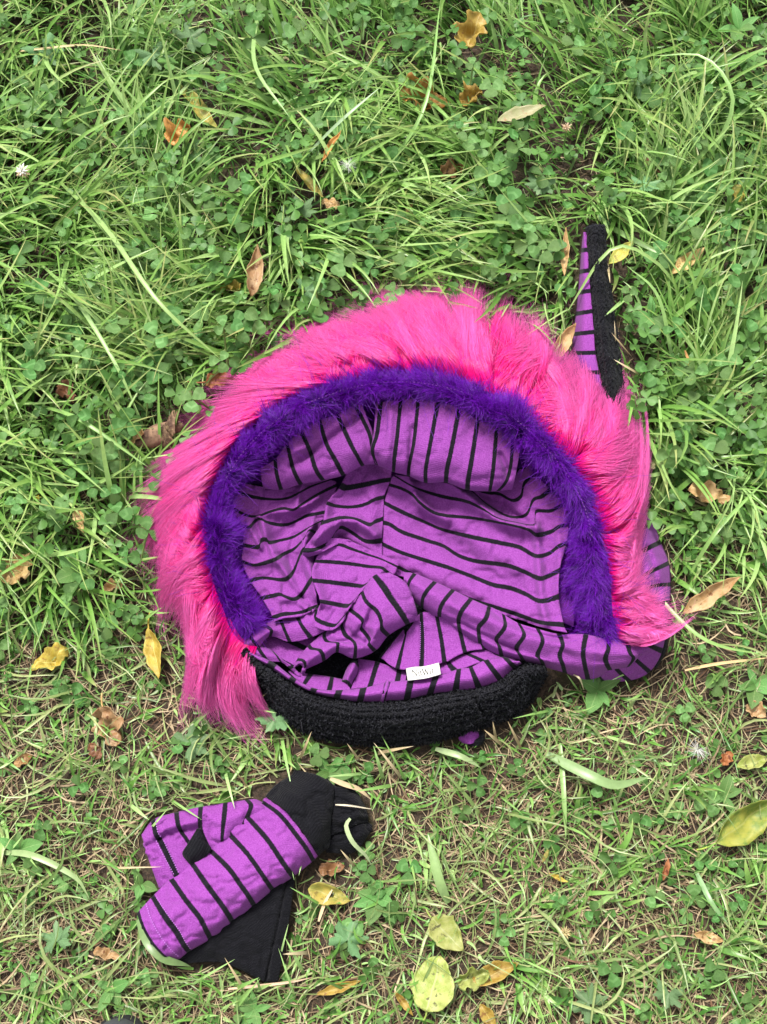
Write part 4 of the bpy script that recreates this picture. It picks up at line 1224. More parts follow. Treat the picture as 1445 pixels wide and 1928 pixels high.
OPEN = []
for e in LEAVES:
    ax_, ay_, bx__, by__ = e[:4]
    L_ = math.hypot(bx__ - ax_, by__ - ay_)
    w_ = L_ * {'lance': .14, 'narrow': .10, 'ovate': .3, 'round': .38, 'crumple': .34}[e[4]] * e[10]
    ux, uy = (bx__ - ax_) / L_, (by__ - ay_) / L_
    OPEN.append([(ax_ - uy * w_, ay_ + ux * w_), (bx__ - uy * w_, by__ + ux * w_), (bx__ + uy * w_, by__ - ux * w_), (ax_ + uy * w_, ay_ - ux * w_)])
OPEN.append([(248, 800), (300, 775), (350, 775), (360, 820), (300, 850), (250, 850)])
OPEN.append([(28, 305), (58, 305), (60, 345), (26, 345)])
OPEN.append([(1056, 228), (1080, 228), (1080, 252), (1056, 252)])
def in_open(px, py):
    m_ = np.zeros(np.shape(px), bool)
    for o_ in OPEN: m_ |= in_poly(px, py, o_)
    return m_

# ------------------------------------------------------------------ grass
def blades(base, az, phi0, phi1, L, W, colr, tipc=None, nseg=6, fold=.35, twist=None, wavy=0.0, zmin=.003):
    """Ribbon blades: base (n,3), azimuth, lean at base and tip (from vertical), length, width."""
    n = len(base)
    t = np.linspace(0, 1, nseg + 1)
    ph = phi0[:, None] + (phi1 - phi0)[:, None] * t[None] ** 1.1
    azz = az[:, None] + (0 if twist is None else twist[:, None] * t[None])
    if wavy: azz = azz + wavy * np.sin(t[None] * 7 + rng.random((n, 1)) * 6.28) * rng.random((n, 1))
    st = L[:, None] / nseg
    dx, dy, dz = np.sin(ph) * np.cos(azz), np.sin(ph) * np.sin(azz), np.cos(ph)
    pos = np.zeros((n, nseg + 1, 3))
    pos[:, 0] = base
    pos[:, 1:, 0] = base[:, None, 0] + np.cumsum(.5 * (dx[:, 1:] + dx[:, :-1]) * st, 1)
    pos[:, 1:, 1] = base[:, None, 1] + np.cumsum(.5 * (dy[:, 1:] + dy[:, :-1]) * st, 1)
    pos[:, 1:, 2] = base[:, None, 2] + np.cumsum(.5 * (dz[:, 1:] + dz[:, :-1]) * st, 1)
    pos[..., 2] = np.maximum(pos[..., 2], base[:, None, 2] + zmin)
    wprof = np.minimum(1, .55 + 1.6 * t) * np.clip(1.02 - t ** 2.6, .03, 1)
    w = W[:, None] * wprof[None] / 2
    sx, sy = -np.sin(azz), np.cos(azz)
    roll = rng.normal(0, .45, (n, 1))
    side = np.stack([sx * np.cos(roll), sy * np.cos(roll), np.sin(roll) * np.ones_like(sx)], -1)
    tang = np.stack([dx, dy, dz], -1)
    up = np.cross(tang, side)
    up *= np.sign(up[..., 2:3] + 1e-9)
    l = pos + side * w[..., None] + up * (fold * w)[..., None]
    r_ = pos - side * w[..., None] + up * (fold * w)[..., None]
    V = np.stack([l, pos, r_], 2).reshape(n, -1, 3)
    F0 = grid_faces(nseg + 1, 3)
    F = (F0[None] + (np.arange(n) * (nseg + 1) * 3)[:, None, None]).reshape(-1, 4)
    if tipc is None:
        C = np.repeat(colr[:, None], (nseg + 1) * 3, 1)
    else:
        tt = np.repeat(t ** 3, 3)[None, :, None]
        C = colr[:, None] * (1 - tt) + tipc[:, None] * tt
    return V.reshape(-1, 3), F, C.reshape(-1, 3), pos

def keep_clear(pos, soft=False):
    """Blades of which no part (seen from where the photo was taken) would pierce the things lying on the lawn."""
    ok = np.ones(len(pos), bool)
    thin = rng.random(len(pos)) < .42
    for k in range(0, pos.shape[1]):
        q = to_px(pos[:, k])
        ok &= ~blocked(q[:, 0], q[:, 1], soft=(k == 0) or soft)
        ok &= ~(in_open(q[:, 0], q[:, 1]) & thin)
    return ok

def mixcol(a, b_, f):
    return np.asarray(a)[None] * (1 - f[:, None]) + np.asarray(b_)[None] * f[:, None]

def add_blades(name, sel, mat, **kw):
    V, F, C, pos = blades(**kw)
    ok = keep_clear(pos)
    nv = len(V) // len(pos)
    nf = len(F) // len(pos)
    kv = np.repeat(ok, nv)
    remap = np.cumsum(kv) - 1
    F = remap[F[np.repeat(ok, nf)]]
    return V[kv], F, C[kv]

def join(parts):
    V, F, C, off = [], [], [], 0
    for v, f, c in parts:
        V.append(v); F.append(f + off); C.append(c)
        off += len(v)
    return np.concatenate(V), np.concatenate(F), np.concatenate(C)

def on_ground(px, py):
    b_ = P(px, py, 0)
    b_[:, 2] = ground_z(b_[:, 0], b_[:, 1])
    return b_

GREEN_A, GREEN_B, GREEN_C = (.055, .165, .024), (.170, .355, .066), (.375, .565, .205)

# combing of the lawn: photo-frame angle (0 = to the right, 90 = up the photo) varies over the plot
def comb(px, py):
    a = fbm(px / 330, py / 330, 81, 2) * 2 * math.pi * 1.6
    left = np.clip((620 - px) / 500, 0, 1)
    a = a * (1 - left) + (math.radians(-40) + (fbm(px / 200, py / 200, 83) - .5) * 3.4) * left
    return a

parts = []
# tufts of long blades
nt_ = 1250
tx, ty = rand_ground(nt_)
lz = lush(tx, ty)
tk = rng.random(nt_) < (.06 + .94 * lz)
tx, ty, lz = tx[tk], ty[tk], lz[tk]
cnt = rng.integers(9, 30, len(tx))
idx = np.repeat(np.arange(len(tx)), cnt)
n = len(idx)
bx_, by_ = tx[idx] + rng.normal(0, 26, n), ty[idx] + rng.normal(0, 26, n)
taz = comb(tx, ty) + rng.normal(0, .55, len(tx))
az = taz[idx] + rng.normal(0, .42, n)
Lb = (.040 + .105 * rng.random(n) ** 1.5) * (.32 + .68 * lz[idx])
hue = np.clip(rng.normal(.45, .25, len(tx))[idx] + rng.normal(0, .18, n), 0, 1)
cc = np.where((hue < .5)[:, None], mixcol(GREEN_A, GREEN_B, hue * 2), mixcol(GREEN_B, GREEN_C, hue * 2 - 1))
tip = mixcol((.20, .30, .07), (.42, .36, .15), rng.random(n) ** 3)
parts.append(add_blades('a', None, M_GRASS, base=on_ground(bx_, by_), az=az, phi0=rng.uniform(.2, 1.1, n), phi1=rng.uniform(1.0, 1.75, n), L=Lb,
             W=.0019 + .0048 * rng.random(n) ** 1.6, colr=cc, tipc=tip, nseg=8, twist=rng.normal(0, .5, n)))
# even cover of finer blades
n = 27000
px, py = rand_ground(n)
lz = lush(px, py)
k = rng.random(n) < (.40 + .50 * lz)
px, py, lz = px[k], py[k], lz[k]
n = len(px)
hue = np.clip(rng.normal(.4, .28, n), 0, 1)
cc = np.where((hue < .5)[:, None], mixcol(GREEN_A, GREEN_B, hue * 2), mixcol(GREEN_B, GREEN_C, hue * 2 - 1))
parts.append(add_blades('b', None, M_GRASS, base=on_ground(px, py), az=comb(px, py) + rng.normal(0, 1.0, n), phi0=rng.uniform(.1, .9, n), phi1=rng.uniform(1.0, 1.9, n),
             L=(.018 + .05 * rng.random(n) ** 1.8) * (.55 + .45 * lz), W=rng.uniform(.0013, .0036, n), colr=cc, nseg=6, twist=rng.normal(0, .7, n)))
# the lawn goes on beyond the plot
n = 46000
lx, ly = rng.uniform(-2.4, 2.4, n), rng.uniform(-1.9, 2.8, n)
qq = to_px(np.stack([lx, ly, np.zeros(n)], -1))
k = ~((qq[:, 0] > -240) & (qq[:, 0] < PW + 240) & (qq[:, 1] > -240) & (qq[:, 1] < PH + 240))
lx, ly = lx[k], ly[k]
n = len(lx)
hue = np.clip(rng.normal(.4, .26, n), 0, 1)
cc = np.where((hue < .5)[:, None], mixcol(GREEN_A, GREEN_B, hue * 2), mixcol(GREEN_B, GREEN_C, hue * 2 - 1))
ov, of_, oc, _ = blades(base=np.stack([lx, ly, ground_z(lx, ly)], -1), az=6.28 * 1.6 * fbm(lx * 4, ly * 4, 87, 2) + rng.normal(0, .8, n), phi0=rng.uniform(.1, .9, n), phi1=rng.uniform(1.1, 1.8, n),
                        L=.04 + .08 * rng.random(n), W=rng.uniform(.003, .0065, n), colr=cc, nseg=4)
parts.append((ov, of_, oc))
V, F, C = join(parts)
link('lawn_grass', raw_mesh('lawn_grass', V, F, M_GRASS, colr=C), kind='stuff', label='green grass blades growing over the whole lawn', cat='grass')

# worn turf at the bottom: thin wiry stems, then dry thatch
n = 17000
px, py = rand_ground(n)
lz = lush(px, py)
k = (rng.random(n) < (.95 - .65 * lz)) & (rng.random(n) < .25 + 1.3 * vnoise(px / 70, py / 70, 55))
px, py = px[k], py[k]
n = len(px)
hue = rng.random(n)
cc = mixcol((.09, .17, .035), (.33, .38, .15), hue)
wp = add_blades('c', None, M_GRASS, base=on_ground(px, py), az=rng.uniform(0, 6.28, n), phi0=rng.uniform(.6, 1.4, n), phi1=rng.uniform(1.3, 2.0, n),
                L=.014 + .075 * rng.random(n) ** 1.8, W=.0008 + .0030 * rng.random(n) ** 2.2, colr=cc, nseg=6, twist=rng.normal(0, .9, n), wavy=.25)
link('wiry_turf', raw_mesh('wiry_turf', wp[0], wp[1], M_GRASS, colr=wp[2]), kind='stuff', label='thin pale green stems lying in the worn turf', cat='grass')

n = 42000
px, py = rand_ground(n)
lz = lush(px, py)
k = (rng.random(n) < (1.0 - .78 * lz)) & (rng.random(n) < .45 + 1.2 * vnoise(px / 55, py / 55, 57))
px, py = px[k], py[k]
n = len(px)
hue = rng.random(n)
cc = mixcol((.14, .09, .048), (.50, .39, .24), hue)
cc = np.where((rng.random(n) < .18)[:, None], mixcol((.09, .05, .03), (.16, .085, .045), hue), cc)
sp = add_blades('d', None, M_STRAW, base=on_ground(px, py) + np.array([0, 0, .001]), az=rng.uniform(0, 6.28, n), phi0=rng.uniform(1.15, 1.6, n), phi1=rng.uniform(1.4, 1.75, n),
                L=.008 + .055 * rng.random(n) ** 2.2, W=.0006 + .0016 * rng.random(n) ** 2.5, colr=cc, nseg=5, twist=rng.normal(0, .7, n), wavy=.25, zmin=.0012)
link('dry_thatch', raw_mesh('dry_thatch', sp[0], sp[1], M_STRAW, colr=sp[2]), kind='stuff', label='tan dry grass thatch lying on the soil', cat='thatch')

# ------------------------------------------------------------------ clover
def leaflet_mesh(name, mat, notch=.06, cup=.18, wid=.52):
    ts = np.array([0, .15, .35, .55, .75, .9, 1.0])
    hw = np.array([.03, .17, .34, .46, .50, .40, .16]) * wid / .5
    mid = np.stack([np.zeros(7), np.minimum(ts, 1 - notch), -.10 * np.sin(ts * 3.1)], -1)
    rows = []
    for f in (-1, -.5, 0, .5, 1):
        rows.append(np.stack([f * hw, np.minimum(ts, 1 - notch * (1 - abs(f))), cup * abs(f) ** 1.2 * hw * 1.2 - .10 * ts ** 2], -1))
    V = np.stack(rows, 1).reshape(-1, 3)
    uv = np.stack([np.tile(np.linspace(0, 1, 5), 7), np.repeat(ts, 5)], -1)
    return raw_mesh(name, V, grid_faces(7, 5), mat, uv)

def clover_mat(name, a, b_):
    return leaf_mat(name, a, b_, rough=.5, trans=.28, chevron=tuple(min(1, x * 1.25 + .03) for x in b_))
M_CLOVER = clover_mat('clover_leaf', (.052, .150, .026), (.100, .225, .052))
M_CLOVER2 = clover_mat('clover_leaf_pale', (.085, .200, .040), (.160, .295, .088))
M_STEM = plain('clover_stem', (.16, .25, .07), .6)
LEAFLETS = [leaflet_mesh('leaflet', M_CLOVER, .07, .2), leaflet_mesh('leaflet', M_CLOVER, .02, .5, .46), leaflet_mesh('leaflet', M_CLOVER2, .09, .15, .54), leaflet_mesh('leaflet', M_CLOVER2, .04, .4, .5)]

def tube(pts, rad, sides=5):
    pts = np.asarray(pts, float)
    n = len(pts)
    tg = np.gradient(pts, axis=0)
    tg /= np.linalg.norm(tg, axis=1, keepdims=True)
    ref = np.where(np.abs(tg[:, 2:3]) < .9, np.array([[0, 0, 1.0]]), np.array([[1.0, 0, 0]]))
    a = np.cross(tg, ref); a /= np.linalg.norm(a, axis=1, keepdims=True)
    b_ = np.cross(tg, a)
    th_ = np.linspace(0, 2 * math.pi, sides, endpoint=False)
    rad = np.broadcast_to(np.asarray(rad, float), (n,))
    V = pts[:, None] + rad[:, None, None] * (a[:, None] * np.cos(th_)[None, :, None] + b_[:, None] * np.sin(th_)[None, :, None])
    F = []
    for i in range(n - 1):
        for j in range(sides):
            F.append((i * sides + j, i * sides + (j + 1) % sides, (i + 1) * sides + (j + 1) % sides, (i + 1) * sides + j))
    return V.reshape(-1, 3), np.array(F)

STEMS = []
for k_ in range(4):
    ben = .25 + .12 * k_
    tt = np.linspace(0, 1, 6)
    v_, f_ = tube(np.stack([ben * tt ** 2, .08 * np.sin(tt * 4 + k_), tt], -1), .018)
    STEMS.append((raw_mesh('stem', v_, f_, M_STEM), np.array([ben, .08 * math.sin(4 + k_), 1.0])))

CL_N = 0
def clover(px, py, size, height, label, group, rnd):
    """Three leaflets on a stem; the head is where the photo shows it."""
    global CL_N
    head = Vector(P(px, py, height))
    kk = rnd.randrange(4)
    me, top = STEMS[kk]
    rz = rnd.uniform(0, 6.28)
    top_r = Vector(top) * height
    off = Matrix.Rotation(rz, 3, 'Z') @ Vector((top_r.x, top_r.y, 0))
    root = link('clover', None, label=label, cat='clover', group=group)
    CLOVERS.append((px, py, root))
    root.location = (head.x - off.x, head.y - off.y, 0)
    root.rotation_euler = (0, 0, rz)
    st = link('stem', me, root)
    st.scale = (height, height, height)
    az0 = rnd.uniform(0, 6.28)
    tilt = Euler((rnd.gauss(.0, .28), rnd.gauss(0, .28), 0)).to_matrix()
    vi = rnd.choice((0, 0, 1, 2, 3)) 
    nl = 3
    for q in range(nl):
        lf_ = link('leaflet', LEAFLETS[vi], root)
        s = size * rnd.uniform(.88, 1.1)
        mm = tilt @ Matrix.Rotation(az0 + q * 2.094 + rnd.gauss(0, .12), 3, 'Z') @ Matrix.Rotation(rnd.gauss(-.02, .18), 3, 'X') @ Matrix.Rotation(rnd.gauss(0, .15), 3, 'Y')
        lf_.matrix_local = Matrix.Translation(Vector(top) * height + Vector((0, 0, .001 * q))) @ mm.to_4x4() @ Matrix.Diagonal((s, s, s, 1))
    CL_N += 1

HAND = [(457, 346), (429, 406), (386, 376), (300, 346), (472, 424), (645, 497), (240, 507), (300, 532), (70, 552), (465, 597), (497, 467), (667, 376), (652, 125), (250, 467), (374, 520), (512, 542), (341, 430), (65, 320),
        (1081, 85), (1026, 75), (1131, 200), (880, 270), (976, 250), (1021, 330), (1259, 300), (1310, 371), (1066, 542), (870, 400), (1342, 341), (950, 482), (323, 666), (308, 709), (276, 740), (362, 752), (460, 623), (488, 601), (294, 634), (416, 680), (456, 691), (312, 846),
        (225, 820), (205, 870), (240, 795), (60, 640), (170, 690), (140, 880), (30, 840), (210, 930), (280, 1000), (240, 1050), (300, 905), (1300, 430), (1240, 480), (1330, 560), (1270, 620), (1380, 470), (1410, 600), (1220, 700), (1300, 760), (1360, 830), (1420, 740), (1260, 860), (1030, 470), (990, 420), (1070, 380), (560, 470), (590, 590), (610, 660), (690, 560), (760, 500), (720, 440), (810, 470), (540, 420), (590, 330), (740, 300), (700, 250), (790, 250), (920, 330), (960, 380), (1180, 250), (1230, 180), (1330, 220), (1400, 300), (860, 130), (780, 60), (560, 60), (500, 150), (420, 60), (320, 40), (250, 120), (160, 260), (120, 430), (40, 480), (170, 560), (130, 620), (220, 610), (380, 600), (340, 560)]
LOW = [(981, 1550), (1205, 1550), (1153, 1622), (1233, 1687), (1308, 1689), (1390, 1632), (1390, 1700), (1117, 1718), (1050, 1697), (800, 1746), (808, 1782), (1349, 1823), (1411, 1571), (1334, 1514), (1256, 1600), (710, 1674), (746, 1720), (660, 1750), (640, 1790), (600, 1420), (650, 1440), (340, 1400), (380, 1380), (120, 1660), (80, 1560), (150, 1480), (60, 1850), (130, 1880), (900, 1480), (870, 1530), (770, 1640), (1130, 1480), (1290, 1340), (1350, 1290), (1400, 1220), (1330, 1230), (60, 1330), (140, 1310), (200, 1180), (60, 1180), (150, 1100), (1150, 1830), (1060, 1880), (950, 1760), (700, 1820), (690, 1640), (420, 1440), (300, 1480), (230, 1440)]
rnd = random.Random(5)
CLOVERS = []
placed = []
def try_clover(px, py, hand=False):
    lz = float(lush(np.array([px]), np.array([py]))[0])
    size = (rnd.uniform(.0115, .0175) if hand else rnd.uniform(.009, .0155)) * (.74 + .26 * lz)
    h = (.014 + .040 * lz) * rnd.uniform(.75, 1.25)
    if in_open(np.array([px + 0., px - 18, px + 18, px, px]), np.array([py + 0., py, py, py - 18, py + 18])).any(): return
    if blocked(np.array([px + 0., px - 22, px + 22]), np.array([py + 0., py, py])).any(): return
    placed.append((px, py))
    clover(px, py, size, h, 'clover', 'three-leaf clovers growing in the lawn', rnd)
for (px, py) in HAND + LOW:
    try_clover(px, py, True)
while CL_N < 292:
    px, py = rnd.uniform(-20, PW + 20), rnd.uniform(-20, PH + 20)
    dens = vnoise(px / 120, py / 120, 91)
    lz = float(lush(np.array([px]), np.array([py]))[0])
    if rnd.random() > (.25 + .75 * lz) * np.clip((dens - .25) * 2.4, 0.05, 1): continue
    if any((px - a) ** 2 + (py - b_) ** 2 < 26 ** 2 for a, b_ in placed): continue
    try_clover(px, py)

# every clover is told apart by the landmark nearest to it, the side it is on and its rank there
MARKS = [(888, 65, 'bright yellow crumpled leaf'), (800, 187, 'rusty brown crumpled leaf'), (890, 187, 'yellow and tan curled leaf'), (982, 215, 'pale green brown-tipped leaf'), (337, 254, 'upright orange brown leaf'),
         (482, 515, 'upright tan pointed leaf'), (580, 345, 'olive yellow narrow leaf'), (625, 280, 'orange narrow leaf'), (42, 322, 'white clover flower'), (850, 320, 'dark brown sunken leaf'), (420, 717, 'orange leaf under the fur edge'),
         (1122, 425, 'tip of the black knitted tail'), (1168, 480, 'red-tipped yellow green leaf'), (1295, 495, 'brown and tan pointed leaf'), (1226, 314, 'reddish brown narrow leaf'), (1335, 934, 'curled leaf right of the fur'),
         (1335, 1122, 'long tan leaf pointing at the lobe'), (30, 1072, 'buff leaf at the left edge'), (98, 1240, 'yellow lobed leaf'), (293, 1232, 'yellow pointed leaf left of the fur'), (208, 1370, 'pale tan crumpled leaf'),
         (1400, 1545, 'large olive green leaf'), (842, 1760, 'stalked yellow green leaf'), (818, 1850, 'large lime yellow leaf'), (935, 1832, 'yellow leaf beside the lime one'), (620, 1685, 'yellow leaf with a torn hole'), (640, 1860, 'orange yellow narrow leaf'),
         (300, 820, 'brown cone'), (1067, 240, 'withered tan clover flower'), (655, 312, 'small seed tuft'), (1314, 1412, 'large white seed tuft'), (1335, 1765, 'small tan pointed leaf'), (1252, 1635, 'tiny orange upright leaf'), (1064, 1756, 'withered clover head'),
         (82, 92, 'lobed leaf at top left'), (288, 102, 'grey green lobed leaf'), (1387, 365, 'yellowing torn leaf'), (153, 983, 'small tan leaf left of the mane'), (129, 741, 'brown curled leaf at far left'), (71, 937, 'tiny yellow flower'), (1390, 60, 'weed in the top right corner'),
         (190, 600, 'weed among clovers at far left'), (1225, 600, 'weed right of the tail'), (712, 1690, 'weed with paired leaves'), (640, 230, 'weed in the middle upper grass'), (228, 1915, 'grey shoe tip'), (95, 200, 'narrow leaved weed'), (1420, 1290, 'weed at the right edge')]
SIDES = ['right of', 'below right of', 'below', 'below left of', 'left of', 'above left of', 'above', 'above right of']
ORD = ['nearest', 'second nearest', 'third nearest', 'fourth nearest', 'fifth nearest', 'sixth nearest', 'seventh nearest', 'eighth nearest', 'ninth nearest', 'tenth nearest', 'eleventh nearest', 'twelfth nearest']
cells = {}
for x_, y_, o in CLOVERS:
    d_, kx_ = min((math.hypot(x_ - m_[0], y_ - m_[1]), i) for i, m_ in enumerate(MARKS))
    sd_ = int(round(math.atan2(y_ - MARKS[kx_][1], x_ - MARKS[kx_][0]) / (math.pi / 4))) % 8
    cells.setdefault((kx_, sd_), []).append((d_, o))
for (kx_, sd_), lst in cells.items():
    for q, (d_, o) in enumerate(sorted(lst, key=lambda e: e[0])):
        o['label'] = 'large clover ' + SIDES[sd_] + ' the ' + MARKS[kx_][2] + ('' if len(lst) == 1 else ', ' + ORD[min(q, 11)] + ' there')

# the rest of the clover, too small and too many to tell apart
LV0 = np.array([v.co[:] for v in LEAFLETS[0].vertices])
LF0 = np.array([p.vertices[:] for p in LEAFLETS[0].polygons])
n = 3800
px, py = rand_ground(n, 240)
lz = lush(px, py)
k = (rng.random(n) < (.42 + .58 * lz) * np.clip((vnoise(px / 120, py / 120, 91) - .12) * 2.2, .1, 1)) & ~blocked(px, py) & ~in_open(px, py)
px, py, lz = px[k], py[k], lz[k]
parts = []
for x_, y_, l_ in zip(px, py, lz):
    hd = P(x_, y_, (.007 + .036 * l_) * rng.uniform(.4, 1.25))
    s = rng.uniform(.0055, .0125) * (.75 + .25 * l_)
    a0 = rng.uniform(0, 6.28)
    tl = np.array(Euler((rng.normal(0, .35), rng.normal(0, .35), 0)).to_matrix())
    cg = mixcol((.055, .150, .026), (.130, .270, .066), np.array([rng.random()]))
    for q in range(3):
        R3 = tl @ np.array(Matrix.Rotation(a0 + q * 2.094, 3, 'Z'))
        parts.append((LV0 * s @ R3.T + hd, LF0, np.repeat(cg, len(LV0), 0)))
V, F, C = join(parts)
link('clover_cover', raw_mesh('clover_cover', V, F, leaf_mat_attr('small_clover', .5, .35, .28), colr=C), kind='stuff', label='small clover leaves low between the grass blades', cat='clover')

# ------------------------------------------------------------------ fallen leaves
def leaf_outline(kind, t):
    if kind == 'lance': return np.sin(math.pi * t ** .85) ** .9 * .16
    if kind == 'narrow': return np.sin(math.pi * t ** .9) * .085
    if kind == 'ovate': return np.sin(math.pi * t ** .75) ** .8 * .36
    if kind == 'round': return np.sin(math.pi * t ** .85) ** .6 * .42
    return np.sin(math.pi * t ** .8) ** .7 * .36 * (1 + .22 * np.sin(t * 17))     # crumpled

def fallen_leaf(x0, y0, x1, y1, kind, mat, label, h=.02, curl=.1, crum=.0, wide=1.0, stem=0.0, group='fallen leaves', seed=0, name='fallen_leaf', hole=False):
    h = h * .8
    a, b_ = P(x0, y0, h), P(x1, y1, h)
    L = float(np.linalg.norm(b_ - a))
    nr, nc = 19, 11
    t = np.linspace(0, 1, nr)[:, None]
    s = np.linspace(-1, 1, nc)[None, :]
    r = np.random.default_rng(seed + 1000)
    hw = leaf_outline(kind, t) * wide
    hw = np.maximum(hw, .004)
    edge = 1 + .20 * (fbm(t * 9 + seed, s * 1.0 + seed, 5) - .5) * 2
    X = (t + np.zeros_like(s)) * L
    Y = s * hw * L * edge
    Z = curl * L * ((s ** 2) * hw * 2.2 + .5 * (t - .5) ** 2 * 1.2)
    crum = crum * 1.3 + .045
    
    Z = Z + crum * L * (fbm(X / L * 4 + seed * 3.1, Y / L * 4 + 9, 7, 3) - .5) * 2
    if crum > .1:
        Y = Y + crum * .35 * L * (fbm(X / L * 5 + seed, Y / L * 5, 13, 2) - .5)
        X = X + crum * .35 * L * (fbm(X / L * 5 + 40, Y / L * 5 + seed, 17, 2) - .5)
    V = np.stack([X, Y, Z], -1).reshape(-1, 3)
    F = grid_faces(nr, nc)
    if hole: F = np.array([f for k_, f in enumerate(F) if k_ not in (9 * 10 + 4, 9 * 10 + 5, 10 * 10 + 4, 10 * 10 + 5, 10 * 10 + 6)])
    uv = np.stack([np.repeat(np.linspace(0, 1, nc)[None], nr, 0).ravel(), np.repeat(np.linspace(0, 1, nr), nc)], -1)
    o = link(name, raw_mesh(name, V, F, mat, uv), None, label=label, cat='leaf', group=group)
    d = b_ - a
    o.location = a
    o.rotation_euler = Euler((r.normal(0, .22), r.normal(0, .12), math.atan2(d[1], d[0])))
    md = o.modifiers.new('solid', 'SOLIDIFY'); md.thickness = .0004
    if stem:
        tt = np.linspace(0, 1, 6)
        v_, f_ = tube(np.stack([-tt * stem * L, .25 * stem * L * tt ** 2, .003 - .002 * tt], -1), .0009)
        link('leaf_stalk', raw_mesh('leaf_stalk', v_, f_, mat, np.zeros((len(v_), 2))), o)
    return o

for k_, e in enumerate(LEAVES):
    x0, y0, x1, y1, kd, mt, lb, h, cu, cm, wd, stl = e
    fallen_leaf(x0, y0, x1, y1, kd, mt, lb, h, cu, cm, wd, stl, seed=k_, hole='hole' in lb)

# ------------------------------------------------------------------ broad-leaved weeds
def lobed_mesh(mat, lobes=5, depth=.45, n=60):
    th_ = np.linspace(-2.6, 2.6, n)
    rr = 1 - depth * np.abs(np.sin(th_ * lobes / 2 / 2.6 * math.pi / 1.0)) ** 1.3 * .9 + .08 * np.sin(th_ * 19)
    rr = np.maximum(rr, .3)
    V = [(0, 0, 0)]
    for q in (.5, 1.0):
        for a, r_ in zip(th_, rr):
            V.append((math.sin(a) * r_ * q, math.cos(a) * r_ * q, .12 * q * q * math.cos(a * lobes * 1.2) - .06 * q))
    V = np.array(V)
    F = [(0, 1 + i, 2 + i, 2 + i) for i in range(n - 1)]
    F3 = np.array([(0, 1 + i, 2 + i) for i in range(n - 1)])
    F4 = np.array([(1 + i, 1 + n + i, 2 + n + i, 2 + i) for i in range(n - 1)])
    T = np.concatenate([F3, F4[:, [0, 1, 2]], F4[:, [0, 2, 3]]])
    uv = np.stack([np.concatenate([[.5], .5 + th_ / 6, .5 + th_ / 6]), np.concatenate([[0], np.full(n, .5), np.ones(n)])], -1)
    return raw_mesh('lobed_leaf', V, T, mat, uv)
M_LOB = leaf_mat('lobed_weed_leaf', (.095, .215, .075), (.175, .300, .135), rough=.6, vein=(.24, .34, .18))
LOBED = lobed_mesh(M_LOB)
for (px, py, s, h, lb) in [
    (82, 92, .024, .045, 'dull green lobed leaf at the top left of the lawn'), (288, 102, .021, .045, 'grey green lobed leaf right of the top left one'),
    (358, 70, .022, .04, 'lobed weed leaf under grass near the top edge'), (1018, 344, .019, .045, 'pale lobed leaf above the tail tip'),
    (1215, 345, .019, .045, 'pale wide lobed leaf above right of the tail'), (562, 396, .022, .045, 'jagged lobed leaf above the small clovers behind the mane'),
    (578, 548, .017, .04, 'dark glossy lobed leaf behind the left of the mane'), (1205, 160, .018, .04, 'lobed leaf in the yellowing grass at upper right'),
    (520, 1350, .020, .02, 'small lobed leaf at the edge of the black band'), (360, 1400, .020, .015, 'lobed leaf growing below the dangling pink fur'),
    (655, 1770, .020, .015, 'lobed leaf right of the black palm'), (105, 1770, .018, .015, 'lobed leaf at lower left of the gloves'),
    (1110, 1890, .018, .015, 'ragged lobed leaf near the bottom edge'), (1260, 1870, .016, .015, 'small lobed leaf at lower right')]:
    o = link('lobed_leaf', LOBED, None, label=lb, cat='weed', group='lobed weed leaves')
    o.location = P(px, py, h)
    o.scale = (s, s, s)
    o.rotation_euler = (rnd.gauss(0, .25), rnd.gauss(0, .25), rnd.uniform(0, 6.28))

def simple_leaf(mat, wid=.30, n=9):
    t = np.linspace(0, 1, n)
    hw = np.maximum(np.sin(math.pi * t ** .8) ** .85 * wid, .01)
    rows = [np.stack([f * hw, t, .22 * np.abs(f) * hw + .22 * np.sin(t * 2.6) * .5], -1) for f in (-1, -.5, 0, .5, 1)]
    uv = np.stack([np.tile(np.linspace(0, 1, 5), n), np.repeat(t, 5)], -1)
    return raw_mesh('weed_leaf', np.stack(rows, 1).reshape(-1, 3), grid_faces(n, 5), mat, uv)
M_WEED = leaf_mat('weed_leaf', (.085, .215, .045), (.150, .300, .080), rough=.5, vein=(.26, .40, .14))
WLEAF, WLEAF2 = simple_leaf(M_WEED, .30), simple_leaf(M_WEED, .20)
WEEDS = [(712, 1690, 7, .026, 'small leafy weed with paired oval leaves right of the gloves'), (620, 1455, 5, .022, 'small leafy weed beside the knitted cuff'), 
         (1125, 1300, 5, .03, 'leafy weed growing below the striped lobe'), (270, 1665, 4, .018, 'small weed left of the lower glove'), (1420, 1290, 5, .026, 'leafy weed at the right edge below the tan leaf'),
         (150, 1080, 5, .026, 'broad leafy weed in the grass at the left'), (190, 600, 4, .024, 'broad leafy weed among clovers at far left'), (1390, 60, 5, .026, 'broad leafy weed at the top right corner'),
         (1225, 600, 4, .021, 'pointed leafy weed right of the black knitted tail'), (250, 720, 4, .026, 'oval leaved weed left of the orange brown leaf'), (95, 200, 5, .03, 'narrow leaved weed in the upper left grass'), (640, 230, 4, .032, 'oval leaved weed in the middle of the upper grass'),
         (1360, 1500, 5, .022, 'small weed above the large olive leaf'), (40, 1600, 5, .022, 'small weed at the left edge in worn turf'), (480, 1900, 5, .022, 'small weed at the bottom edge below the gloves'), (215, 1860, 4, .024, 'leafy weed over the grey shoe tip')]
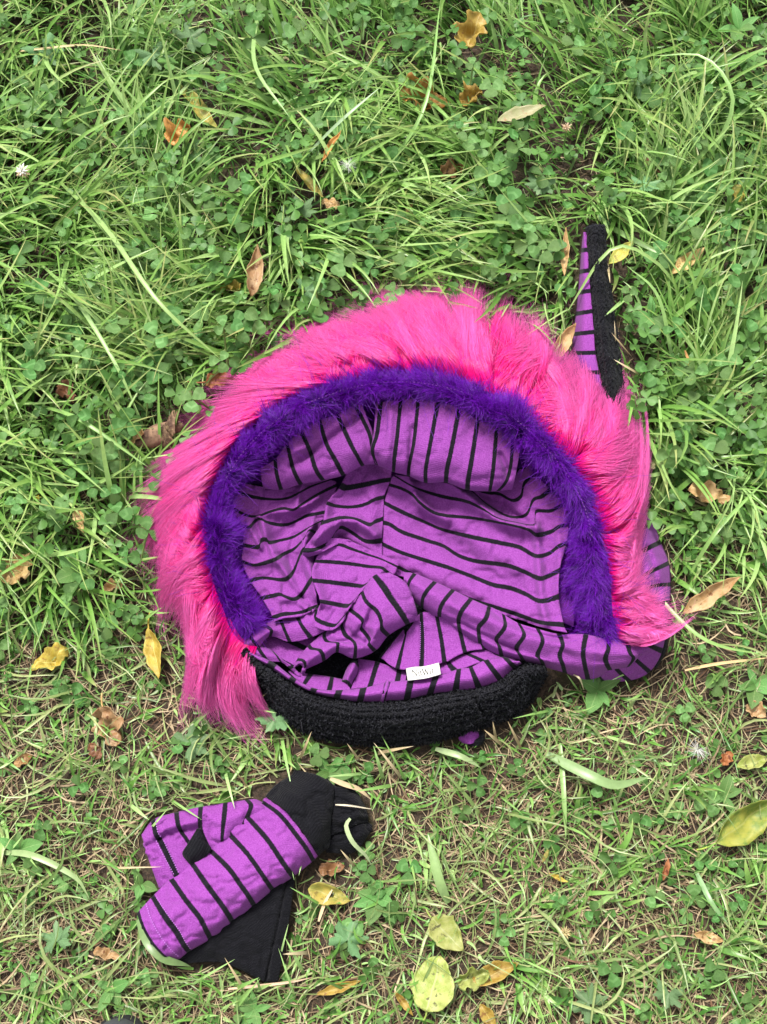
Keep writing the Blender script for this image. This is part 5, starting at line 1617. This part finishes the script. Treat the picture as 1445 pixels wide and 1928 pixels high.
for (px, py, nl, s, lb) in WEEDS:
    root = link('leafy_weed', None, label=lb, cat='weed', group='small leafy weeds')
    lz = float(lush(np.array([px]), np.array([py]))[0])
    base = P(px, py, .004 + .025 * lz)
    root.location = base
    a0 = rnd.uniform(0, 6.28)
    tt = np.linspace(0, 1, 4)
    v_, f_ = tube(np.stack([0 * tt, 0 * tt, -base[2] + tt * (base[2] + .004)], -1), .0012)
    link('stem', raw_mesh('stem', v_, f_, M_STEM), root)
    for q in range(nl):
        lf_ = link('leaf', WLEAF if q % 2 else WLEAF2, root)
        sc = s * rnd.uniform(.7, 1.2)
        lf_.matrix_local = Matrix.Translation((0, 0, .004)) @ Matrix.Rotation(a0 + q * 2.4, 4, 'Z') @ Matrix.Rotation(rnd.uniform(.0, .55), 4, 'X') @ Matrix.Diagonal((sc, sc, sc, 1))

# ------------------------------------------------------------------ single things in the grass
# long broad blades that stand out one by one, traced on the lawn
def ribbon(name, pts, w, mat, label, cat, group=None, colr=(.2, .34, .08)):
    """pts: (px, py, z m)."""
    A = resample(np.array(pts, float), 14)
    C3 = P(A[:, 0], A[:, 1], A[:, 2])
    tg = np.gradient(C3, axis=0)
    sd_ = np.cross(tg, np.array([0, 0, 1.0]))
    sd_ /= np.linalg.norm(sd_, axis=1, keepdims=True) + 1e-9
    t = np.linspace(0, 1, 14)
    ww = w / 2 * np.minimum(1, .6 + 2 * t) * np.clip(1.02 - t ** 4, .05, 1)
    up = np.array([0, 0, 1.0])
    V = np.stack([C3 + sd_ * ww[:, None] + up * (ww * .35)[:, None], C3, C3 - sd_ * ww[:, None] + up * (ww * .35)[:, None]], 1).reshape(-1, 3)
    me = raw_mesh(name, V, grid_faces(14, 3), mat, colr=np.repeat(np.array([colr]), len(V), 0))
    return link(name, me, None, label=label, cat=cat, group=group)
GRL = 'long grass blades standing out'
for pts, w, c_, lb in [
    ([(0, 985, .01), (30, 640, .05), (95, 690, .06), (190, 730, .05)], .004, (.22, .36, .09), None),
]:
    pass
RIB = [
    ([(490, 0, .03), (480, 120, .08), (545, 220, .09)], .0045, (.24, .38, .12), 'tall pale blade leaning in the grass at upper middle'),
    ([(110, 340, .02), (200, 430, .07), (300, 570, .09), (420, 680, .06)], .005, (.26, .40, .12), 'long pale blade sweeping down right at left of the lawn'),
    ([(80, 500, .02), (140, 560, .06), (215, 680, .07), (262, 780, .05)], .0045, (.25, .40, .12), 'long bright blade sweeping towards the brown cone'),
    ([(560, 310, .02), (640, 230, .08), (715, 165, .09)], .004, (.30, .42, .24), 'stiff bluish blade pointing up right'),
    ([(720, 330, .03), (800, 200, .07), (830, 0, .06)], .004, (.20, .36, .09), 'tall blade rising to the top edge'),
    ([(1310, 340, .02), (1380, 200, .08), (1330, 110, .09), (1230, 105, .07)], .0045, (.24, .40, .12), 'arching blade at the upper right'),
    ([(1290, 560, .02), (1230, 490, .06), (1150, 470, .07), (1060, 600, .03)], .004, (.26, .40, .12), 'curved blade crossing behind the tail'),
    ([(1270, 700, .02), (1240, 560, .06), (1180, 500, .07)], .004, (.24, .40, .12), 'curved blade right of the tail'),
    ([(0, 1605, .006), (60, 1610, .02), (140, 1650, .02), (168, 1690, .012)], .006, (.28, .38, .16), 'pale broad blade bent at left of the gloves'),
    ([(262, 1730, .015), (280, 1775, .03), (310, 1805, .03), (345, 1815, .02), (360, 1820, .012)], .009, (.16, .25, .09), 'broad green blade curled round the glove hem'),
    ([(845, 1700, .006), (828, 1660, .02), (812, 1600, .022), (806, 1570, .02)], .009, (.24, .36, .13), 'broad pale blade standing in bare turf right of the weed'),
    ([(1030, 1420, .012), (1110, 1460, .03), (1160, 1478, .028), (1225, 1462, .014)], .010, (.22, .33, .13), 'wide ribbed blade lying below the striped lobe'),
    ([(1055, 1400, .01), (1062, 1500, .02), (1066, 1580, .012)], .005, (.24, .38, .12), 'straight blade lying upright below the wide ribbed blade'),
    ([(820, 1410, .012), (870, 1425, .02), (905, 1445, .012)], .006, (.30, .40, .18), 'short pale blade below the knitted band'),
    ([(1310, 1640, .008), (1340, 1700, .02), (1372, 1740, .012)], .005, (.20, .34, .14), 'bluish blade lying among the low clovers'),
    ([(1200, 1080, .02), (1320, 1200, .04), (1445, 1235, .03)], .004, (.24, .40, .11), 'blade lying right of the pink fur tip'),
    ([(1300, 1080, .02), (1350, 1000, .05), (1445, 900, .04)], .004, (.22, .38, .10), 'blade rising to the right edge beside the curled leaf'),
    ([(60, 760, .02), (150, 790, .06), (280, 880, .05)], .004, (.22, .38, .10), 'blade lying across the clovers left of the cone'),
]
for pts, w, c_, lb in RIB:
    ribbon('grass_blade', pts, w, M_GRASS, lb, 'grass blade', GRL, c_)
STRAWS = [
    ([(622, 1466, .03), (650, 1477, .028), (676, 1486, .024), (700, 1506, .016)], .0048, (.52, .40, .24), 'pale dry straw lying along the top of the knitted cuff'),
    ([(632, 1515, .036), (660, 1517, .036), (704, 1524, .022)], .0016, (.62, .54, .40), 'thin white straw lying across the knitted cuff'),
    ([(660, 1541, .034), (652, 1555, .036), (664, 1585, .034), (690, 1612, .022), (700, 1630, .012)], .0042, (.34, .42, .22), 'hooked pale green straw curling over the knitted cuff'),
    ([(1290, 1262, .02), (1350, 1250, .028), (1450, 1238, .02)], .003, (.56, .40, .20), 'long tan stem running to the right edge'),
    ([(884, 1285, .03), (896, 1300, .035), (893, 1340, .02), (905, 1385, .01)], .0016, (.62, .52, .34), 'thin pale straw hooked below the striped fold'),
    ([(1080, 1270, .04), (1092, 1278, .045), (1100, 1300, .02)], .0018, (.66, .58, .34), 'pale hooked straw beside the lobe of the hood'),
    ([(0, 100, .03), (80, 92, .05), (160, 85, .05), (230, 95, .04)], .003, (.52, .40, .22), 'long tan stem lying across the top left grass'),
    ([(600, 1735, .012), (612, 1700, .016), (630, 1668, .014)], .003, (.60, .46, .28), 'pale straw crossing the torn yellow leaf'),
    ([(1290, 660, .03), (1300, 690, .04), (1306, 720, .02)], .003, (.42, .22, .08), 'short rusty stem in the grass right of the tail'),
    ([(430, 1862, .014), (540, 1850, .016), (590, 1840, .010)], .0026, (.56, .38, .26), 'pinkish dry straw lying below the black palm'),
]
for pts, w, c_, lb in STRAWS:
    ribbon('dry_straw', pts, w, M_STRAW, lb, 'straw', 'dry straws standing out', c_)

# cone-shaped brown lump left of the mane
cone = link('pine_cone', None, label='brown weathered cone half hidden in grass at the left edge of the mane', cat='cone')
ca, cb = P(256, 836, .034), P(345, 800, .036)
cone.location = ca
M_CONE = leaf_mat('cone_scale', (.060, .030, .018), (.26, .16, .095), (.020, .010, .007), .85, 0)
ax = Vector(cb - ca)
Lc_ = ax.length
nr, nc = 12, 14
u = np.linspace(0, 1, nr)[:, None]; w_ = np.linspace(0, 2 * math.pi, nc)[None]
rr = .012 * np.sin(math.pi * np.clip(u, .03, .97)) ** .6
V = np.stack([u * Lc_ + 0 * w_, rr * np.cos(w_), rr * np.sin(w_) * .85], -1).reshape(-1, 3)
core = link('cone_core', raw_mesh('cone_core', V, grid_faces(nr, nc), M_CONE, np.zeros((len(V), 2))), cone)
sv = np.array([(0, -.5, 0), (0, .5, 0), (.6, .62, .18), (.6, -.62, .18), (1, 0, .34), (.5, 0, .4)]) * .0105
sf = np.array([(0, 1, 5), (1, 2, 5), (2, 4, 5), (4, 3, 5), (3, 0, 5)])
SC = raw_mesh('cone_scale', sv, sf, M_CONE, np.zeros((6, 2)), smooth=False)
for q in range(44):
    uu = .05 + .88 * ((q * .618) % 1)
    an = q * 2.399
    r_ = .0115 * math.sin(math.pi * uu) ** .6
    s_ = link('cone_scale', SC, cone)
    s_.matrix_local = Matrix.Translation((uu * Lc_, r_ * math.cos(an), r_ * math.sin(an) * .85)) @ Matrix.Rotation(an - math.pi / 2, 4, 'X') @ Matrix.Rotation(rnd.uniform(-1.0, -.45), 4, 'Y') @ Matrix.Diagonal((q9s := rnd.uniform(.8, 1.3), q9s, q9s, 1))
cone.rotation_euler = (0, 0, math.atan2(ax.y, ax.x))
fallen_leaf(248, 838, 274, 812, 'crumple', TAN, 'ochre curled leaf scrap against the brown cone', .05, .4, .2, .7, 0, seed=77)

# clover flowers
def flower(px, py, h, size, colA, colB, label, n=26):
    root = link('clover_flower', None, label=label, cat='flower', group='clover flowers')
    top = P(px, py, h)
    root.location = (top[0], top[1], 0)
    v_, f_ = tube([(0, 0, 0), (.002, 0, h * .5), (0, 0, h)], .0009)
    link('stem', raw_mesh('stem', v_, f_, M_STEM), root)
    ma, mb_ = plain('petal', colA, .7), plain('withered_petal', colB, .8)
    t = np.linspace(0, 1, 5)
    pv = []
    for f in (-1, 0, 1):
        pv.append(np.stack([t, f * .11 * np.sin(math.pi * np.clip(t, .1, .95)), .10 * (1 - abs(f)) * np.sin(t * 3)], -1))
    pv = np.stack(pv, 1).reshape(-1, 3)
    mA, mB = raw_mesh('petal', pv, grid_faces(5, 3), ma), raw_mesh('petal', pv, grid_faces(5, 3), mb_)
    for q in range(n):
        el = math.asin(1 - 2 * (q + .5) / n * .85)
        an = q * 2.399
        o = link('petal', mA if el > .15 else mB, root)
        s = size * rnd.uniform(.8, 1.15)
        o.matrix_local = Matrix.Translation((0, 0, h)) @ Matrix.Rotation(an, 4, 'Z') @ Matrix.Rotation(-el, 4, 'Y') @ Matrix.Diagonal((s, s, s, 1))
flower(42, 322, .065, .0080, (.72, .71, .64), (.50, .36, .24), 'white clover flower with browning lower petals at the left edge', 40)
flower(1067, 240, .06, .0062, (.50, .36, .24), (.40, .26, .15), 'small withered tan clover flower in the upper right grass')
flower(1064, 1756, .02, .0060, (.42, .35, .17), (.34, .22, .12), 'withered clover head lying in the worn turf')
flower(71, 937, .04, .0035, (.75, .58, .06), (.55, .40, .05), 'tiny yellow flower in the grass at left of the mane', 14)

# white seed tufts
for (px, py, h, s, lb) in [(1314, 1412, .018, .013, 'white fluffy seed tuft beside the small curled brown leaf'), (655, 312, .06, .011, 'small white seed tuft in the upper grass')]:
    root = link('seed_tuft', None, label=lb, cat='seed tuft', group='white seed tufts')
    root.location = P(px, py, h)
    n = 60
    d = rng.normal(size=(n, 3)); d[:, 2] = np.abs(d[:, 2]) * .6
    d /= np.linalg.norm(d, axis=1, keepdims=True)
    tt = np.linspace(0, 1, 5)[None, :, None]
    pts = d[:, None] * tt * s * rng.uniform(.6, 1.1, (n, 1, 1)) + rng.normal(size=(n, 1, 3)) * .15 * s * tt ** 2
    mw = plain('white_down', (.72, .72, .68))
    hair('down', pts, .00009, .00004, mw, root)
    v_, f_ = tube([(0, 0, -h + .002), (.001, 0, -h * .4), (0, 0, .001)], [.0004, .0005, .001])
    link('seed', raw_mesh('seed', v_, f_, M_STEM), root)

# grey shoe tip at the bottom edge
shoe = link('shoe', None, label='tip of a dark grey shoe peeking in at the bottom left edge', cat='shoe')
sb = P(226, 2026, 0)
shoe.location = sb
nr, nc = 16, 28
u = np.linspace(0, 1, nr)[:, None]; a = np.linspace(0, 2 * math.pi, nc)[None]
def shoe_surf(rx, ry, h0, h1):
    # dome: u = 0 rim to 1 crown, egg-shaped plan with the toe up the photo
    k_ = np.cos(u * math.pi / 2) ** .55
    return np.stack([rx * k_ * np.cos(a), (ry * k_ * np.sin(a)) * np.where(np.sin(a) > 0, 1, 2.2), h0 + (h1 - h0) * np.sin(u * math.pi / 2) + 0 * a], -1).reshape(-1, 3)
M_SHOE = plain('grey_shoe_upper', (.055, .057, .066), .6, .4)
M_SOLE = plain('dark_shoe_sole', (.020, .020, .022), .8)
link('upper', raw_mesh('upper', shoe_surf(.034, .050, .018, .062), grid_faces(nr, nc), M_SHOE), shoe)
link('sole', raw_mesh('sole', shoe_surf(.037, .053, .002, .024), grid_faces(nr, nc), M_SOLE), shoe)

# hem stitching on the gloves: short pale threads, joined per row
M_THREAD = plain('pale_purple_thread', (.36, .14, .46), .6)
def stitches(name, rows, parent, at, dz=.0006, step=4.2, ln=2.2, w=.0004):
    V, F = [], []
    for row in rows:
        A = resample(np.array(row, float), max(6, int(sum(math.hypot(row[i + 1][0] - row[i][0], row[i + 1][1] - row[i][1]) for i in range(len(row) - 1)) / step)))
        for p, q in zip(A[:-1], A[1:]):
            d = (q - p) * (ln / step)
            a, b_ = P(p[0], p[1], p[2] / 100 + dz), P(p[0] + d[0], p[1] + d[1], (p[2] + d[2]) / 100 + dz)
            t = b_ - a
            n_ = np.cross(t, [0, 0, 1.0]); n_ /= np.linalg.norm(n_) + 1e-9
            o = len(V)
            V += [a - n_ * w, a + n_ * w, b_ + n_ * w, b_ - n_ * w, (a + b_) / 2 + np.array([0, 0, .0005])]
            F += [(o, o + 1, o + 4), (o + 1, o + 2, o + 4), (o + 2, o + 3, o + 4), (o + 3, o, o + 4)]
    o = link(name, raw_mesh(name, np.array(V), np.array(F), M_THREAD, smooth=False), parent)
    o.matrix_parent_inverse = Matrix.Translation(-Vector(at))
    return o
stitches('hem_stitching', [[(275, 1701, 2.9), (286, 1734, 4.15), (305, 1767, 4.4), (324, 1790, 4.0), (338, 1802, 3.0)],
                           [(295, 1690, 3.2), (316, 1722, 4.3), (338, 1752, 4.55), (350, 1774, 4.2), (360, 1788, 3.0)]], glove1, g1_at)
stitches('hem_stitching', [q2([(240, 520, 2.6), (262, 622, 3.2), (292, 665, 2.9)]), q2([(310, 690, 2.8), (375, 830, 2.8), (440, 970, 2.7)]), q2([(245, 690, 2.7), (300, 800, 2.7), (400, 985, 2.5)])], glove2, g2_at)
seam = [(o_[0] + (i_[0] - o_[0]) * .3, o_[1] + (i_[1] - o_[1]) * .3, rz + 1.3) for o_, i_, rz in zip(oo[20:80:3], ii[20:80:3], rimz[20:80:3])]
stitches('seam_stitching', [seam], hood, hood_at, step=7, ln=2.4, w=.0002)
stitches('seam_stitching', [c6([(548, 40, 5.0), (550, 150, 4.7), (545, 300, 5.0)]), c6([(572, 40, 5.0), (580, 150, 4.7), (585, 300, 5.1)])], hood, hood_at, step=3.5, ln=1.6, w=.0003)

# short blades rooted at the very edge of the cloth, bent over its rim
eb, ez = [], []
def edge_line_pts(poly, n, y0=0, y1=9999):
    A = resample(np.array(poly, float), 400)
    A = A[(A[:, 1] > y0) & (A[:, 1] < y1)]
    return A[rng.integers(2, len(A) - 2, n)], A
ctrs = [(GLOV, 26, (440, 1640), 0, 9999, .030), (BODY[-9:], 20, (800, 1100), 1255, 9999, .034), (TAIL[:6], 7, (1120, 600), 440, 760, .060)]
P0, P1, PM = [], [], []
for poly, cnt_, cc_, y0, y1, zt in ctrs:
    A = resample(np.array(poly, float), 400)
    A = A[(A[:, 1] > y0) & (A[:, 1] < y1)]
    A = A[rng.integers(0, len(A), cnt_)]
    d = np.array(cc_)[None] - A
    d /= np.linalg.norm(d, axis=1, keepdims=True)
    tw = rng.normal(0, 1.0, cnt_)
    d2 = np.stack([d[:, 0] * np.cos(tw) - d[:, 1] * np.sin(tw), d[:, 0] * np.sin(tw) + d[:, 1] * np.cos(tw)], 1)
    b0 = A - np.stack([d[:, 0] * np.cos(tw * .8) - d[:, 1] * np.sin(tw * .8), d[:, 0] * np.sin(tw * .8) + d[:, 1] * np.cos(tw * .8)], 1) * rng.uniform(10, 80, (cnt_, 1))
    tip_ = A + d2 * rng.uniform(2, 34, (cnt_, 1)) * rng.random((cnt_, 1))
    P0.append(P(b0[:, 0], b0[:, 1], 0)); P1.append(P(tip_[:, 0], tip_[:, 1], zt * rng.uniform(.95, 1.15, cnt_)))
    PM.append(P((b0[:, 0] * .6 + A[:, 0] * .4), (b0[:, 1] * .6 + A[:, 1] * .4), zt * rng.uniform(.9, 1.2, cnt_)))
P0, P1, PM = np.concatenate(P0), np.concatenate(P1), np.concatenate(PM)
t = np.linspace(0, 1, 8)[None, :, None]
C3 = P0[:, None] * (1 - t) ** 2 + PM[:, None] * 2 * t * (1 - t) + P1[:, None] * t * t
tg = np.gradient(C3, axis=1)
sd_ = np.cross(tg, np.array([0, 0, 1.0])) + 1e-9
sd_ /= np.linalg.norm(sd_, axis=2, keepdims=True)
ww = rng.uniform(.0008, .0018, (len(P0), 1, 1)) * np.clip(1.02 - t ** 3, .05, 1)
V = np.stack([C3 + sd_ * ww + np.array([0, 0, .3]) * ww, C3, C3 - sd_ * ww + np.array([0, 0, .3]) * ww], 2).reshape(-1, 3)
F = (grid_faces(8, 3)[None] + (np.arange(len(P0)) * 24)[:, None, None]).reshape(-1, 4)
hue = rng.random(len(P0))
C = np.where((rng.random(len(P0)) < .3)[:, None], mixcol((.45, .34, .18), (.66, .54, .34), hue), mixcol(GREEN_B, GREEN_C, hue))
link('edge_grass', raw_mesh('edge_grass', V, F, M_GRASS, colr=np.repeat(C, 24, 0)), kind='stuff', label='short blades bent over the rims of the cloth', cat='grass')
